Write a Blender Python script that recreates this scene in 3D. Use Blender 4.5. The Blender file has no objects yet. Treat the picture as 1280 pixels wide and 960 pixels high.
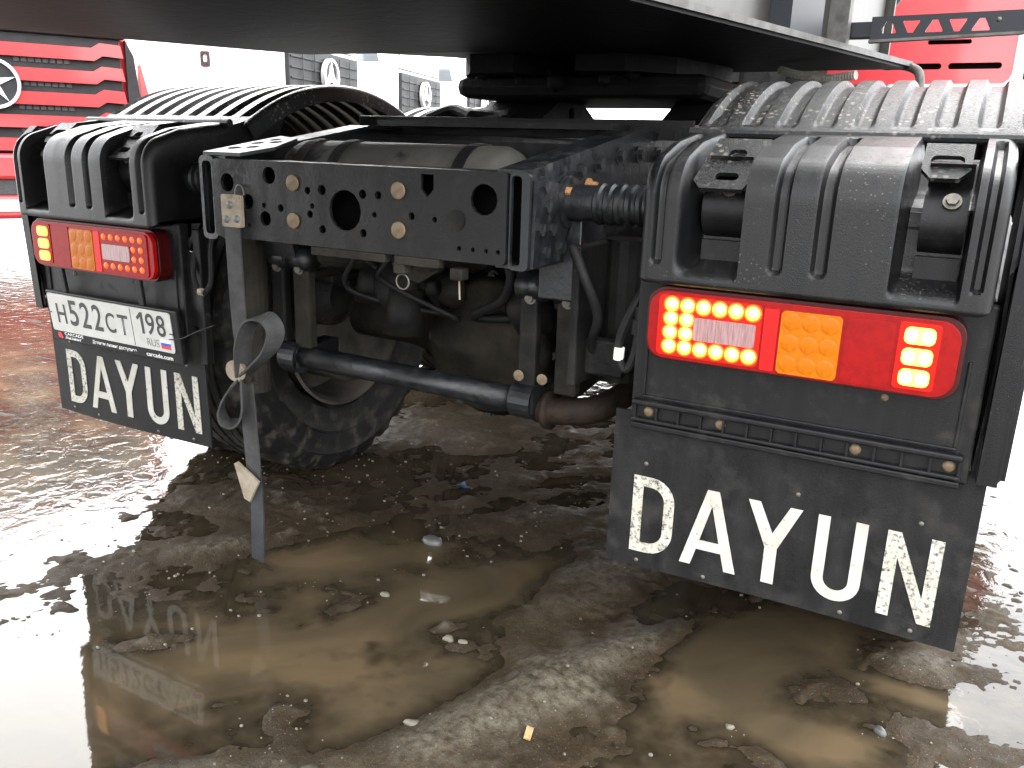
import bpy, bmesh, math, random
import numpy as np
from mathutils import Vector, Matrix
from mathutils.geometry import tessellate_polygon
random.seed(7); np.random.seed(7)
PI = math.pi
S = bpy.context.scene
COL = S.collection

# ------------------------------------------------------------------ camera, sky, sun, exposure
cam = bpy.data.cameras.new('camera'); camo = bpy.data.objects.new('camera', cam); COL.objects.link(camo)
camo.location = (1.173, -1.514, 1.0911); camo.rotation_euler = (1.2929, -0.03, 0.5055)
cam.sensor_fit = 'HORIZONTAL'; cam.sensor_width = 36.0; cam.lens = 36.0*1044.03/1280.0
cam.clip_start = 0.02; cam.clip_end = 1500
S.camera = camo
SUN_EL, SUN_AZ = math.radians(42), math.radians(328)      # azimuth clockwise from +Y
w = bpy.data.worlds.new('World'); S.world = w; w.use_nodes = True
nt = w.node_tree; bg = nt.nodes['Background']
sky = nt.nodes.new('ShaderNodeTexSky'); sky.sky_type = 'NISHITA'; sky.sun_disc = False
sky.sun_elevation = SUN_EL; sky.sun_rotation = SUN_AZ; sky.dust_density = 4.0; sky.air_density = 1.0; sky.ozone_density = 1.0
hs = nt.nodes.new('ShaderNodeHueSaturation'); hs.inputs['Saturation'].default_value = 0.14
ov = nt.nodes.new('ShaderNodeMix'); ov.data_type = 'RGBA'; ov.inputs[0].default_value = .72; ov.inputs[7].default_value = (8.0, 8.1, 8.3, 1)   # even cloud cover
nt.links.new(sky.outputs[0], hs.inputs['Color']); nt.links.new(hs.outputs[0], ov.inputs[6]); nt.links.new(ov.outputs[2], bg.inputs['Color'])
bg.inputs['Strength'].default_value = 0.15
sl = bpy.data.lights.new('sun', 'SUN'); sl.energy = 0.6; sl.angle = math.radians(60); sl.color = (1.0, 0.97, 0.92)
so = bpy.data.objects.new('sun', sl); COL.objects.link(so)
sd = Vector((math.sin(SUN_AZ)*math.cos(SUN_EL), math.cos(SUN_AZ)*math.cos(SUN_EL), math.sin(SUN_EL)))
so.rotation_euler = (-sd).to_track_quat('-Z', 'Y').to_euler(); so.location = sd*30
S.view_settings.view_transform = 'Standard'; S.view_settings.look = 'None'; S.view_settings.gamma = 1.0
EXPO = 3.1
S.view_settings.exposure = EXPO
S.view_settings.use_curve_mapping = False

# ------------------------------------------------------------------ materials
def node(n, t, **kw):
    x = n.nodes.new(t)
    for k, v in kw.items(): setattr(x, k, v)
    return x
def mat(name, c1, c2=None, rough=0.5, metal=0.0, scale=6.0, detail=6.0, lo=0.4, hi=0.65, bump=0.0, bscale=60.0,
        dirt=None, dscale=30.0, dlo=0.55, dhi=0.7, up=0.0, drough=0.85, coat=0.0, emit=None, estr=0.0, rough2=None, spec=0.5, stretch=None, speck=None, sscale=90.0, sthr=.16):
    """Principled; c1/c2 mixed by noise; optional dirt layer (noise, optionally only on upward faces)."""
    m = bpy.data.materials.new(name); m.use_nodes = True; n = m.node_tree; L = n.links
    b = n.nodes['Principled BSDF']
    b.inputs['Roughness'].default_value = rough; b.inputs['Metallic'].default_value = metal
    b.inputs['Coat Weight'].default_value = coat; b.inputs['Coat Roughness'].default_value = 0.08
    b.inputs['Specular IOR Level'].default_value = spec
    b.inputs['Base Color'].default_value = (*c1, 1)
    if emit: b.inputs['Emission Color'].default_value = (*emit, 1); b.inputs['Emission Strength'].default_value = estr*2.0**(1.0-EXPO)
    tc = node(n, 'ShaderNodeTexCoord'); co = tc.outputs['Object']
    if stretch:
        mp = node(n, 'ShaderNodeMapping'); mp.inputs['Scale'].default_value = stretch
        L.new(co, mp.inputs['Vector']); cos = mp.outputs[0]
    else: cos = co
    def noise(sc, det, v): 
        x = node(n, 'ShaderNodeTexNoise'); x.inputs['Scale'].default_value = sc; x.inputs['Detail'].default_value = det
        x.inputs['Roughness'].default_value = 0.62; L.new(v, x.inputs['Vector']); return x.outputs['Fac']
    def ramp(src, a, z):
        x = node(n, 'ShaderNodeMapRange'); x.inputs['From Min'].default_value = a; x.inputs['From Max'].default_value = z
        L.new(src, x.inputs['Value']); return x.outputs[0]
    def mix(fac, a, z, col=True):
        x = node(n, 'ShaderNodeMix', data_type='RGBA' if col else 'FLOAT')
        i = {'RGBA': (6, 7, 2), 'FLOAT': (2, 3, 0)}[x.data_type]
        L.new(fac, x.inputs[0])
        for s, val in ((i[0], a), (i[1], z)):
            if hasattr(val, 'links'): L.new(val, x.inputs[s])
            else: x.inputs[s].default_value = (*val, 1) if col else val
        return x.outputs[i[2]]
    col = None; rg = None
    if c2:
        f = ramp(noise(scale, detail, cos), lo, hi); col = mix(f, c1, c2)
        if rough2 is not None: rg = mix(f, rough, rough2, False)
    if dirt:
        d = ramp(noise(dscale, 8.0, co), dlo, dhi)
        if up > 0:
            g = node(n, 'ShaderNodeNewGeometry'); sx = node(n, 'ShaderNodeSeparateXYZ'); L.new(g.outputs['Normal'], sx.inputs[0])
            u = ramp(sx.outputs[2], -0.05, up)
            mm = node(n, 'ShaderNodeMath', operation='MULTIPLY'); L.new(d, mm.inputs[0]); L.new(u, mm.inputs[1]); d = mm.outputs[0]
        col = mix(d, col if col is not None else c1, dirt)
        rg = mix(d, rg if rg is not None else rough, drough, False)
    if speck:
        vo = node(n, 'ShaderNodeTexVoronoi'); vo.inputs['Scale'].default_value = sscale; L.new(co, vo.inputs['Vector'])
        sm = ramp(vo.outputs['Distance'], sthr, sthr*.6); gm = ramp(noise(7.0, 6.0, co), .46, .6)
        mm = node(n, 'ShaderNodeMath', operation='MULTIPLY'); L.new(sm, mm.inputs[0]); L.new(gm, mm.inputs[1])
        col = mix(mm.outputs[0], col if col is not None else c1, speck)
    if col is not None: L.new(col, b.inputs['Base Color'])
    if rg is not None: L.new(rg, b.inputs['Roughness'])
    if bump > 0:
        bp = node(n, 'ShaderNodeBump'); bp.inputs['Strength'].default_value = 1.0; bp.inputs['Distance'].default_value = bump
        L.new(noise(bscale, 5.0, co), bp.inputs['Height']); L.new(bp.outputs[0], b.inputs['Normal'])
    return m

M = {}
M['fender'] = mat('black_plastic_dusty', (0.0031,0.0033,0.0037), (0.0099,0.0098,0.0093), rough=.30, scale=9, lo=.42, hi=.72, bump=.0006, bscale=500,
                  stretch=(3,1,.35), dirt=(0.0337,0.0309,0.0265), dscale=140, dlo=.56, dhi=.75, up=.9, rough2=.5, speck=(0.0578,0.0530,0.0433), sscale=120, sthr=.2, spec=0.24)
M['arch'] = mat('black_plastic_muddy', (0.0060,0.0063,0.0069), (0.0120,0.0120,0.0120), rough=.34, scale=6, bump=.0012, bscale=350,
                dirt=(.055,.049,.040), dscale=150, dlo=.52, dhi=.72, up=.8, speck=(.13,.118,.095), sscale=70, sthr=.36, spec=.24)
M['plastic'] = mat('black_plastic_clean', (0.0052,0.0052,0.0056), (0.0082,0.0082,0.0086), rough=.4, scale=12, bump=.0006, bscale=500,
                   dirt=(0.0372,0.0341,0.0297), dscale=22, dlo=.55, dhi=.85, speck=(0.0360,0.0333,0.0270), sscale=110, sthr=.14, stretch=(4,1,.4), spec=0.16)
M['flap'] = mat('black_rubber_flap', (0.0060,0.0060,0.0064), (0.0128,0.0124,0.0120), rough=.5, rough2=.62, scale=9, bump=.0008, bscale=350,
                dirt=(0.0319,0.0300,0.0270), dscale=14, dlo=.5, dhi=.85, stretch=(2.5,1,.6), spec=0.16, speck=(.035,.033,.028), sscale=140, sthr=.14)
M['letter'] = mat('worn_white_paint', (0.3743,0.3700,0.3395), (0.3047,0.2916,0.2438), rough=.5, scale=14, dirt=(0.0218,0.0209,0.0174), dscale=60, dlo=.61, dhi=.70)
M['letter_dirty'] = mat('worn_white_paint_dirty', (0.3772,0.3675,0.3192), (0.2998,0.2853,0.2273), rough=.55, scale=14, dirt=(0.0242,0.0232,0.0193), dscale=130, dlo=.50, dhi=.66)
M['frame'] = mat('black_chassis_paint', (0.0040,0.0042,0.0047), (0.0081,0.0081,0.0084), rough=.38, rough2=.55, scale=8, bump=.0012, bscale=120,
                 dirt=(0.0286,0.0269,0.0229), dscale=16, dlo=.52, dhi=.8, stretch=(3,1,.5), spec=0.2)
M['frame_wet'] = mat('black_chassis_paint_wet', (0.0039,0.0047,0.0055), (0.0101,0.0109,0.0121), rough=.34, rough2=.5, scale=22, bump=.0016, bscale=60,
                 dirt=(0.0273,0.0257,0.0226), dscale=26, dlo=.55, dhi=.8, spec=0.35)
M['fifth'] = mat('black_greased_steel', (.003,.003,.003), (.007,.0065,.006), rough=.7, scale=12, spec=.12, bump=.004, bscale=30)
M['hole'] = mat('inside_shade', (0.0024,0.0024,0.0024), rough=.8, spec=0.02)  # near-black, paints the shade inside openings
M['dusty'] = mat('dusty_cast_iron', (0.0076,0.0069,0.0058), (0.0302,0.0270,0.0212), rough=.75, scale=7, lo=.35, hi=.7, bump=.004, bscale=60, spec=0.12)
M['axle'] = mat('dust_caked_axle', (0.0090,0.0079,0.0060), (0.0360,0.0315,0.0232), rough=.8, spec=.1, scale=7, lo=.35, hi=.68, bump=.004, bscale=60)
M['grease'] = mat('greasy_black_iron', c1=(0.0042,0.0042,0.0042), c2=(0.0147,0.0134,0.0118), rough=.65, scale=9, bump=.003, bscale=50, spec=0.15)
M['tank'] = mat('dusty_air_tank', (0.0326,0.0307,0.0269), (0.0614,0.0568,0.0480), rough=.6, scale=10, lo=.35, hi=.7, dirt=(0.0077,0.0077,0.0077), dscale=9, dlo=.57, dhi=.66, spec=0.25)
M['rust'] = mat('rusty_steel', (.020,.011,.006), (.009,.007,.005), rough=.7, spec=.2, scale=25, bump=.002, bscale=120)
M['brass'] = mat('rusty_bolt_head', (0.1535,0.1162,0.0698), (0.0930,0.0605,0.0326), rough=.6, metal=.25, scale=60, bump=.001, bscale=200)
M['orange'] = mat('orange_corroded_bolt', (0.2604,0.1240,0.0434), (0.1364,0.0620,0.0248), rough=.6, scale=60)
M['steel'] = mat('dull_zinc', (0.1240,0.1147,0.0930), (0.0682,0.0620,0.0496), rough=.5, metal=.3, scale=60)
M['tyre'] = mat('black_rubber_tyre', (0.0041,0.0041,0.0041), (0.0076,0.0073,0.0070), rough=.6, scale=6, bump=.001, bscale=200,
                dirt=(.040,.036,.028), dscale=22, dlo=.50, dhi=.66, spec=0.25)
M['tread'] = mat('wet_rubber_tread', (0.0068,0.0068,0.0071), (0.0186,0.0174,0.0155), rough=.45, scale=10, bump=.002, bscale=80)
M['rim'] = mat('dusty_rim', (0.0713,0.0634,0.0515), (0.0277,0.0253,0.0222), rough=.7, scale=9, spec=0.2)
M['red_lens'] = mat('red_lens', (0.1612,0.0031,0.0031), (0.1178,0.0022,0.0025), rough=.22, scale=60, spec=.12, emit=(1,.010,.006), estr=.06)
M['red_lens_lit'] = mat('red_lens_lit', (.28,.005,.004), (.22,.004,.003), rough=.22, scale=60, spec=.12, emit=(1,.014,.004), estr=.5)
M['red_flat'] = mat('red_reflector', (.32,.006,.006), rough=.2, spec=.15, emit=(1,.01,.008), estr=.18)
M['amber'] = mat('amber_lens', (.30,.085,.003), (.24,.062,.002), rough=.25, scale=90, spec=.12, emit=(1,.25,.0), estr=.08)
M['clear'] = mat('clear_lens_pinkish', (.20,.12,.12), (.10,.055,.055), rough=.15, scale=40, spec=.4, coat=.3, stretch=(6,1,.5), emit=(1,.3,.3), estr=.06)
M['led'] = mat('lit_led', (1,.7,.1), rough=.3, emit=(1,.50,.02), estr=2.4)
M['led_core'] = mat('lit_led_core', (1,.9,.5), rough=.3, emit=(1,.85,.40), estr=6.0)
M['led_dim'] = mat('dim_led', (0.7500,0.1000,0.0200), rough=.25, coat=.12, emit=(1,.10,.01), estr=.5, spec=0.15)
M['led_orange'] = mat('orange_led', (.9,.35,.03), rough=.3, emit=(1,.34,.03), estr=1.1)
M['led_halo'] = mat('led_glow', (.5,.05,.01), rough=.4, spec=.1, emit=(1,.10,.006), estr=1.15)  # emissive disc round each LED, painting its glow on the lens
M['light_rim'] = mat('dark_red_rim', (0.0350,0.0028,0.0028), rough=.25, coat=.05, spec=0.15)
M['plate_white'] = mat('number_plate_white', (0.4400,0.4400,0.4180), (0.3960,0.3905,0.3630), rough=.35, scale=30)
M['ink'] = mat('number_plate_black', (.018,.018,.018), rough=.5)
M['ink_thin'] = mat('grey_print', (.12,.12,.12), rough=.5)
M['white_print'] = mat('white_print', (.75,.75,.75), rough=.5)
M['flag_blue'] = mat('flag_blue', (.03,.08,.38), rough=.5)
M['flag_red'] = mat('flag_red', (.55,.03,.035), rough=.5)
M['strap'] = mat('grey_rubber_strap', (0.0306,0.0306,0.0306), (0.0504,0.0504,0.0496), rough=.7, scale=18, bump=.0008, bscale=200, spec=0.2)
M['strap_wet'] = mat('wet_rubber_strap', (0.0155,0.0174,0.0198), (0.0310,0.0322,0.0341), rough=.45, scale=20, bump=.001, bscale=200)
M['tan_metal'] = mat('tan_painted_plate', (0.2325,0.2000,0.1488), (0.1674,0.1302,0.0837), rough=.65, scale=30, dirt=(0.0790,0.0418,0.0232), dscale=40, dlo=.58, dhi=.7)
M['blue_steel'] = mat('blue_grey_stud', (0.1116,0.1302,0.1364), (0.0744,0.0806,0.0744), rough=.5, scale=50)
M['cable'] = mat('black_cable', (0.0070,0.0070,0.0073), (0.0140,0.0133,0.0126), rough=.6, scale=20, spec=0.15)
M['white_tape'] = mat('white_tape', (.75,.74,.66), rough=.6)
M['cab_red'] = mat('faded_red_cab', (0.3844,0.0217,0.0279), (0.4092,0.0372,0.0403), rough=.35, scale=3, coat=.4)
M['cab_white'] = mat('white_truck_paint', (.82,.82,.81), (.76,.76,.75), rough=.3, scale=2, coat=.5)
M['cab_red_bg'] = mat('red_truck_paint', (0.3844,0.0279,0.0310), (0.3596,0.0217,0.0248), rough=.35, scale=2, coat=.4)
M['grille_grey'] = mat('grey_grille_plastic', (0.0295,0.0302,0.0315), (0.0227,0.0234,0.0241), rough=.55, scale=8, spec=0.12)
M['grille_dark'] = mat('dark_grille_mesh', (.04,.04,.042), (.02,.02,.02), rough=.6, scale=60)
M['chrome'] = mat('bright_badge', (.80,.80,.78), rough=.25, metal=.6)
M['glass'] = mat('dark_windscreen', (.10,.11,.12), rough=.06, coat=1)
M['head_lamp'] = mat('headlamp_glass', (.5,.52,.54), rough=.1, coat=1)
M['trailer_black'] = mat('black_trailer_steel', (0.0013,0.0013,0.0014), (0.0031,0.0029,0.0026), rough=.55, scale=4, bump=.003, bscale=25, spec=0.12)
M['trailer_plate'] = mat('scuffed_trailer_plate', (0.0600,0.0576,0.0528), (0.1560,0.1500,0.1380), rough=.55, metal=.3, scale=8, lo=.35, hi=.7, bump=.001, bscale=50)
M['trailer_side'] = mat('galvanised_trailer_side', (0.0416,0.0401,0.0354), (0.0146,0.0140,0.0125), rough=.35, metal=.55, scale=5, lo=.45, hi=.75, stretch=(1,1,.25))
M['flange'] = mat('worn_flange_edge', (0.0832,0.0806,0.0756), (0.0454,0.0429,0.0390), rough=.5, metal=.3, scale=25, spec=0.2)
M['navy'] = mat('dark_blue_paint', (0.0062,0.0077,0.0109), rough=.4, spec=0.2)
M['bluegrey'] = mat('blue_grey_hose', (0.0279,0.0310,0.0341), rough=.4)
M['hose'] = mat('pale_air_hose', (0.2356,0.2294,0.1922), (0.1736,0.1674,0.1364), rough=.6, scale=30)
M['blue_plastic'] = mat('blue_plastic', (0.0124,0.0992,0.2604), (0.0124,0.0620,0.1860), rough=.4, scale=40)
M['wood'] = mat('pale_wood_chip', (0.2976,0.2046,0.0992), (0.2356,0.1364,0.0496), rough=.7, scale=60)
M['pale_stone'] = mat('pale_stone', (0.1172,0.1032,0.0753), (0.0837,0.0753,0.0558), rough=.6, scale=50)
M['grey_stone'] = mat('grey_stone', (0.0372,0.0372,0.0357), (0.0620,0.0620,0.0589), rough=.5, scale=60)

# ------------------------------------------------------------------ mesh helpers
def link(name, me, m, parent=None, smooth=False):
    if isinstance(me, bmesh.types.BMesh):
        x = bpy.data.meshes.new(name); bmesh.ops.recalc_face_normals(me, faces=me.faces); me.to_mesh(x); me.free(); me = x
    o = bpy.data.objects.new(name, me); COL.objects.link(o)
    if m is not None and not me.materials: me.materials.append(m)
    if parent is not None: o.parent = parent
    if smooth:
        me.polygons.foreach_set('use_smooth', [True]*len(me.polygons))
    return o
def smooth_by_angle(o, ang=40):
    me = o.data; a = math.radians(ang)
    me.polygons.foreach_set('use_smooth', [True]*len(me.polygons))
    bm = bmesh.new(); bm.from_mesh(me)
    for e in bm.edges:
        if len(e.link_faces) == 2 and e.calc_face_angle(0) > a: e.smooth = False
    bm.to_mesh(me); bm.free()
    return o
def empty(name, loc=(0,0,0), rz=0, label=None, cat=None, group=None):
    o = bpy.data.objects.new(name, None); COL.objects.link(o); o.location = loc; o.rotation_euler = (0,0,rz); o.empty_display_size = .1
    if label: o['label'] = label; o['category'] = cat
    if group: o['group'] = group
    return o
def B(): return bmesh.new()
def box(bm, x0, x1, y0, y1, z0, z1, bev=0.0, seg=2, mtx=None):
    g = bmesh.ops.create_cube(bm, size=1.0); vs = g['verts']
    for v in vs: v.co = Vector((x0+(v.co.x+.5)*(x1-x0), y0+(v.co.y+.5)*(y1-y0), z0+(v.co.z+.5)*(z1-z0)))
    if bev > 0:
        es = list({e for v in vs for e in v.link_edges})
        r = bmesh.ops.bevel(bm, geom=es, offset=bev, segments=seg, affect='EDGES', profile=.5)
        vs = list({v for f in r['faces'] for v in f.verts} | {v for v in vs if v.is_valid})
    if mtx is not None: bmesh.ops.transform(bm, matrix=mtx, verts=vs)
    return bm
def prism(bm, outline, holes, to3, d0, d1):
    """outline/holes: 2D lists; to3(u,v,d) -> 3D point; depth d0..d1 with real side walls."""
    loops = [outline]+list(holes); flat = [p for l in loops for p in l]
    tris = tessellate_polygon([[Vector((p[0], p[1], 0)) for p in l] for l in loops])
    a = [bm.verts.new(to3(p[0], p[1], d0)) for p in flat]; b = [bm.verts.new(to3(p[0], p[1], d1)) for p in flat]
    for t in tris:
        try: bm.faces.new([a[i] for i in t]); bm.faces.new([b[i] for i in reversed(t)])
        except ValueError: pass
    k = 0
    for l in loops:
        n = len(l)
        for i in range(n):
            j = (i+1) % n
            try: bm.faces.new([a[k+i], a[k+j], b[k+j], b[k+i]])
            except ValueError: pass
        k += n
    return bm
def circ(cx, cy, r, n=20, rx=None): return [(cx+(rx or r)*math.cos(2*PI*i/n), cy+r*math.sin(2*PI*i/n)) for i in range(n)]
def rrect(x0, x1, y0, y1, r, n=5):
    o = []
    for cx, cy, a in ((x1-r,y1-r,0),(x0+r,y1-r,90),(x0+r,y0+r,180),(x1-r,y0+r,270)):
        for i in range(n+1):
            t = math.radians(a+90*i/n); o.append((cx+r*math.cos(t), cy+r*math.sin(t)))
    return o
XZ = lambda u, v, d: (u, d, v)
XY = lambda u, v, d: (u, v, d)
YZ = lambda u, v, d: (d, u, v)
def tube(bm, pts, r, n=12, cap=True):
    pts = [Vector(p) for p in pts]; rings = []
    rs = r if isinstance(r, (list, tuple)) else [r]*len(pts)
    up = Vector((0,0,1)); prev = None
    for i, p in enumerate(pts):
        t = (pts[min(i+1,len(pts)-1)]-pts[max(i-1,0)]).normalized()
        if prev is None:
            a = t.cross(up) if abs(t.dot(up)) < .95 else t.cross(Vector((1,0,0)))
        else: a = prev-t*prev.dot(t)
        a.normalize(); prev = a; b = t.cross(a)
        rings.append([bm.verts.new(p+(a*math.cos(2*PI*k/n)+b*math.sin(2*PI*k/n))*rs[i]) for k in range(n)])
    for i in range(len(rings)-1):
        for k in range(n): bm.faces.new([rings[i][k], rings[i][(k+1)%n], rings[i+1][(k+1)%n], rings[i+1][k]])
    if cap: bm.faces.new(list(reversed(rings[0]))); bm.faces.new(rings[-1])
    return bm
def curve_pts(ctrl, n=24):
    """Catmull-Rom through control points."""
    c = [Vector(p) for p in ctrl]; c = [c[0]*2-c[1]]+c+[c[-1]*2-c[-2]]; out = []
    seg = len(c)-3; per = max(2, n//seg)
    for i in range(seg):
        for k in range(per):
            t = k/per; p0,p1,p2,p3 = c[i:i+4]
            out.append(.5*((2*p1)+(p2-p0)*t+(2*p0-5*p1+4*p2-p3)*t*t+(3*p1-p0-3*p2+p3)*t**3))
    out.append(c[-2]); return out
def lathe_x(bm, prof, cy, cz, n=32, mod=None):
    """profile (x, r) turned about the X axis through (cy, cz)."""
    rings = []
    for i in range(n):
        a = 2*PI*i/n
        rings.append([bm.verts.new((x, cy+(r*(mod(i,j) if mod else 1))*math.cos(a), cz+(r*(mod(i,j) if mod else 1))*math.sin(a))) for j,(x,r) in enumerate(prof)])
    for i in range(n):
        A, C = rings[i], rings[(i+1)%n]
        for j in range(len(prof)-1): bm.faces.new([A[j], A[j+1], C[j+1], C[j]])
    return bm
def hexbolt_mesh(name, m, r=.012, h=.010):
    """hex head with washer, axis along -Y (sits on a rear face at y=0)."""
    bm = B(); prism(bm, circ(0,0,r*1.45,16), [], XZ, 0.001, -h*.25); prism(bm, circ(0,0,r,6), [], XZ, -h*.25, -h)
    bmesh.ops.recalc_face_normals(bm, faces=bm.faces)
    me = bpy.data.meshes.new(name); bm.to_mesh(me); bm.free(); me.materials.append(m); return me
def round_mesh(name, m, r=.012, h=.006, dome=True):
    bm = B(); n = 16; rings = []
    for t in (0, .35, .7, .92):
        rr = r*math.sqrt(max(0, 1-t*t)) if dome else r*(1 if t < .9 else .85)
        rings.append([bm.verts.new((rr*math.cos(2*PI*k/n), -h*t, rr*math.sin(2*PI*k/n))) for k in range(n)])
    for a, b in zip(rings, rings[1:]):
        for k in range(n): bm.faces.new([a[k], a[(k+1)%n], b[(k+1)%n], b[k]])
    bm.faces.new(rings[-1]); bmesh.ops.recalc_face_normals(bm, faces=bm.faces)
    me = bpy.data.meshes.new(name); bm.to_mesh(me); bm.free(); me.materials.append(m)
    me.polygons.foreach_set('use_smooth', [True]*len(me.polygons)); return me
def put(name, me, loc, parent, rot=(0,0,0), sc=1.0):
    o = bpy.data.objects.new(name, me); COL.objects.link(o); o.parent = parent; o.location = loc; o.rotation_euler = rot
    o.scale = sc if isinstance(sc, (tuple, list)) else (sc,sc,sc); return o
ROTX = (0,0,PI/2)        # turns a -Y bolt to face +X
def text_mesh(s, size_h, width, m, weight=0.0, depth=.0006):
    cu = bpy.data.curves.new('t', 'FONT'); cu.body = s; cu.size = 1.0; cu.offset = weight; cu.extrude = 0.0; cu.fill_mode = 'FRONT'
    o = bpy.data.objects.new('t', cu); COL.objects.link(o)
    me = bpy.data.meshes.new_from_object(o.evaluated_get(bpy.context.evaluated_depsgraph_get()))
    bpy.data.objects.remove(o); bpy.data.curves.remove(cu)
    v = np.empty(len(me.vertices)*3); me.vertices.foreach_get('co', v); v = v.reshape(-1,3)
    mn, mx = v.min(0), v.max(0)
    u = np.zeros_like(v); u[:,0] = (v[:,0]-mn[0])/(mx[0]-mn[0])*width; u[:,2] = (v[:,1]-mn[1])/(mx[1]-mn[1])*size_h
    me.vertices.foreach_set('co', u.ravel()); me.materials.clear(); me.materials.append(m); me.update(); return me
def smoothstep(a, b, x):
    t = np.clip((x-a)/(b-a), 0, 1); return t*t*(3-2*t)

# value noise for the ground
def vnoise(x, y, seed):
    rs = np.random.RandomState(seed); T = rs.rand(256, 256)
    xi = np.floor(x).astype(int); yi = np.floor(y).astype(int); fx = x-xi; fy = y-yi
    fx = fx*fx*(3-2*fx); fy = fy*fy*(3-2*fy)
    a = T[yi%256, xi%256]; b = T[yi%256, (xi+1)%256]; c = T[(yi+1)%256, xi%256]; d = T[(yi+1)%256, (xi+1)%256]
    return (a*(1-fx)+b*fx)*(1-fy)+(c*(1-fx)+d*fx)*fy-.5
def fbm(x, y, f, octv, seed, gain=.5):
    s = 0; a = 1
    for i in range(octv): s = s+a*vnoise(x*f+i*17.3, y*f+i*9.1, seed+i); f *= 2.03; a *= gain
    return s

# ================================================================== GROUND
# raised mud patches and hollows: (x, y, half length, half width, angle, height in m)
BLOBS = [(-.03,-.13,.17,.05,70,.022), (.22,-.07,.06,.028,60,.016), (.29,-.12,.05,.03,40,.015), (.50,-.22,.30,.10,62,.028), (.58,-.02,.27,.055,66,.025),
         (.42,.22,.30,.10,70,.016), (-.02,-.55,.13,.025,48,.020), (-.28,-.46,.10,.04,50,.022), (-.18,-.235,.05,.02,40,.012), (.86,-.06,.16,.06,20,.014),
         (1.00,.16,.18,.07,20,.012), (1.20,.36,.10,.06,10,.016), (1.25,.02,.16,.07,60,.016), (.30,.55,.5,.2,60,.006), (-.7,.25,.3,.14,40,.012),
         (-.55,-.1,.18,.05,50,.012), (.05,-.75,.15,.06,50,.016),
         (.90,.26,.24,.10,60,-.030), (.84,.04,.16,.07,70,-.030), (1.04,-.02,.2,.05,10,-.026), (-.1,-.36,.28,.12,60,-.022), (.18,.10,.30,.10,65,-.026),
         (.30,-.33,.18,.07,70,-.022), (-.20,.06,.2,.10,50,-.018), (-.35,-.8,.5,.2,40,-.03), (-.12,-.62,.2,.05,50,-.02), (1.2,.24,.1,.03,0,-.02)]
def ground_h(x, y):
    h = -.0020+.015*fbm(x, y, 1.7, 4, 11)+.0075*fbm(x, y, 8, 5, 31, .55)
    for bx, by, a, b, ang, hh in BLOBS:
        c, s = math.cos(math.radians(ang)), math.sin(math.radians(ang))
        u = (x-bx)*c+(y-by)*s; v = -(x-bx)*s+(y-by)*c
        wob = 1+.9*fbm(x, y, 14, 3, 77)
        h = h+hh*np.exp(-((u/a)**2+(v/b)**2)*wob*.9)
    clod = .022*np.maximum(0, fbm(x, y, 17, 3, 63)-.22)                    # clods thrown up by tyres
    rut = -.0018*np.cos((x*.80-y*.60)*2*PI/.16+3*fbm(x, y, 3, 2, 5))*np.clip(fbm(x, y, 1.3, 2, 8)*3, 0, 1)
    grit = .0042*np.maximum(0, fbm(x, y, 50, 3, 51)+.04)
    far = smoothstep(1.0, 2.2, np.hypot(x-.2, y-.2))
    h = h+clod+rut+grit*(1+1.2*far)+far*(-.008+.010*fbm(x*.45+y*.9, y*1.0-x*.45, 5.0, 3, 91))
    return h
def axis(lo, hi, d, far, g=1.09):
    m = list(np.arange(lo, hi, d)); s = d; p = hi; q = lo; up = []; dn = []
    while p < far: up.append(p); s *= g; p += s
    s = d
    while q > -far: s *= g; q -= s; dn.append(q)
    return np.array(dn[::-1]+m+up)
gx = axis(-1.9, 1.75, .0075, 300); gy = axis(-1.0, 1.3, .0075, 300)
GX, GY = np.meshgrid(gx, gy); GZ = ground_h(GX, GY)
GZ = np.where(np.hypot(GX, GY) > 25, .02, GZ)
def grid_mesh(name, X, Y, Z, flip=False):
    ny, nx = X.shape; v = np.stack([X, Y, Z], -1).reshape(-1, 3)
    i = np.arange(ny-1)[:,None]*nx+np.arange(nx-1)[None,:]; f = np.stack([i, i+1, i+nx+1, i+nx], -1).reshape(-1, 4)
    if flip: f = f[:, ::-1]
    me = bpy.data.meshes.new(name); me.vertices.add(len(v)); me.vertices.foreach_set('co', v.ravel().astype(np.float32))
    me.loops.add(f.size); me.loops.foreach_set('vertex_index', f.ravel().astype(np.int32))
    me.polygons.add(len(f)); me.polygons.foreach_set('loop_start', (np.arange(len(f))*4).astype(np.int32))
    me.polygons.foreach_set('use_smooth', [True]*len(f)); me.update(calc_edges=True); me.validate(); return me
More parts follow.
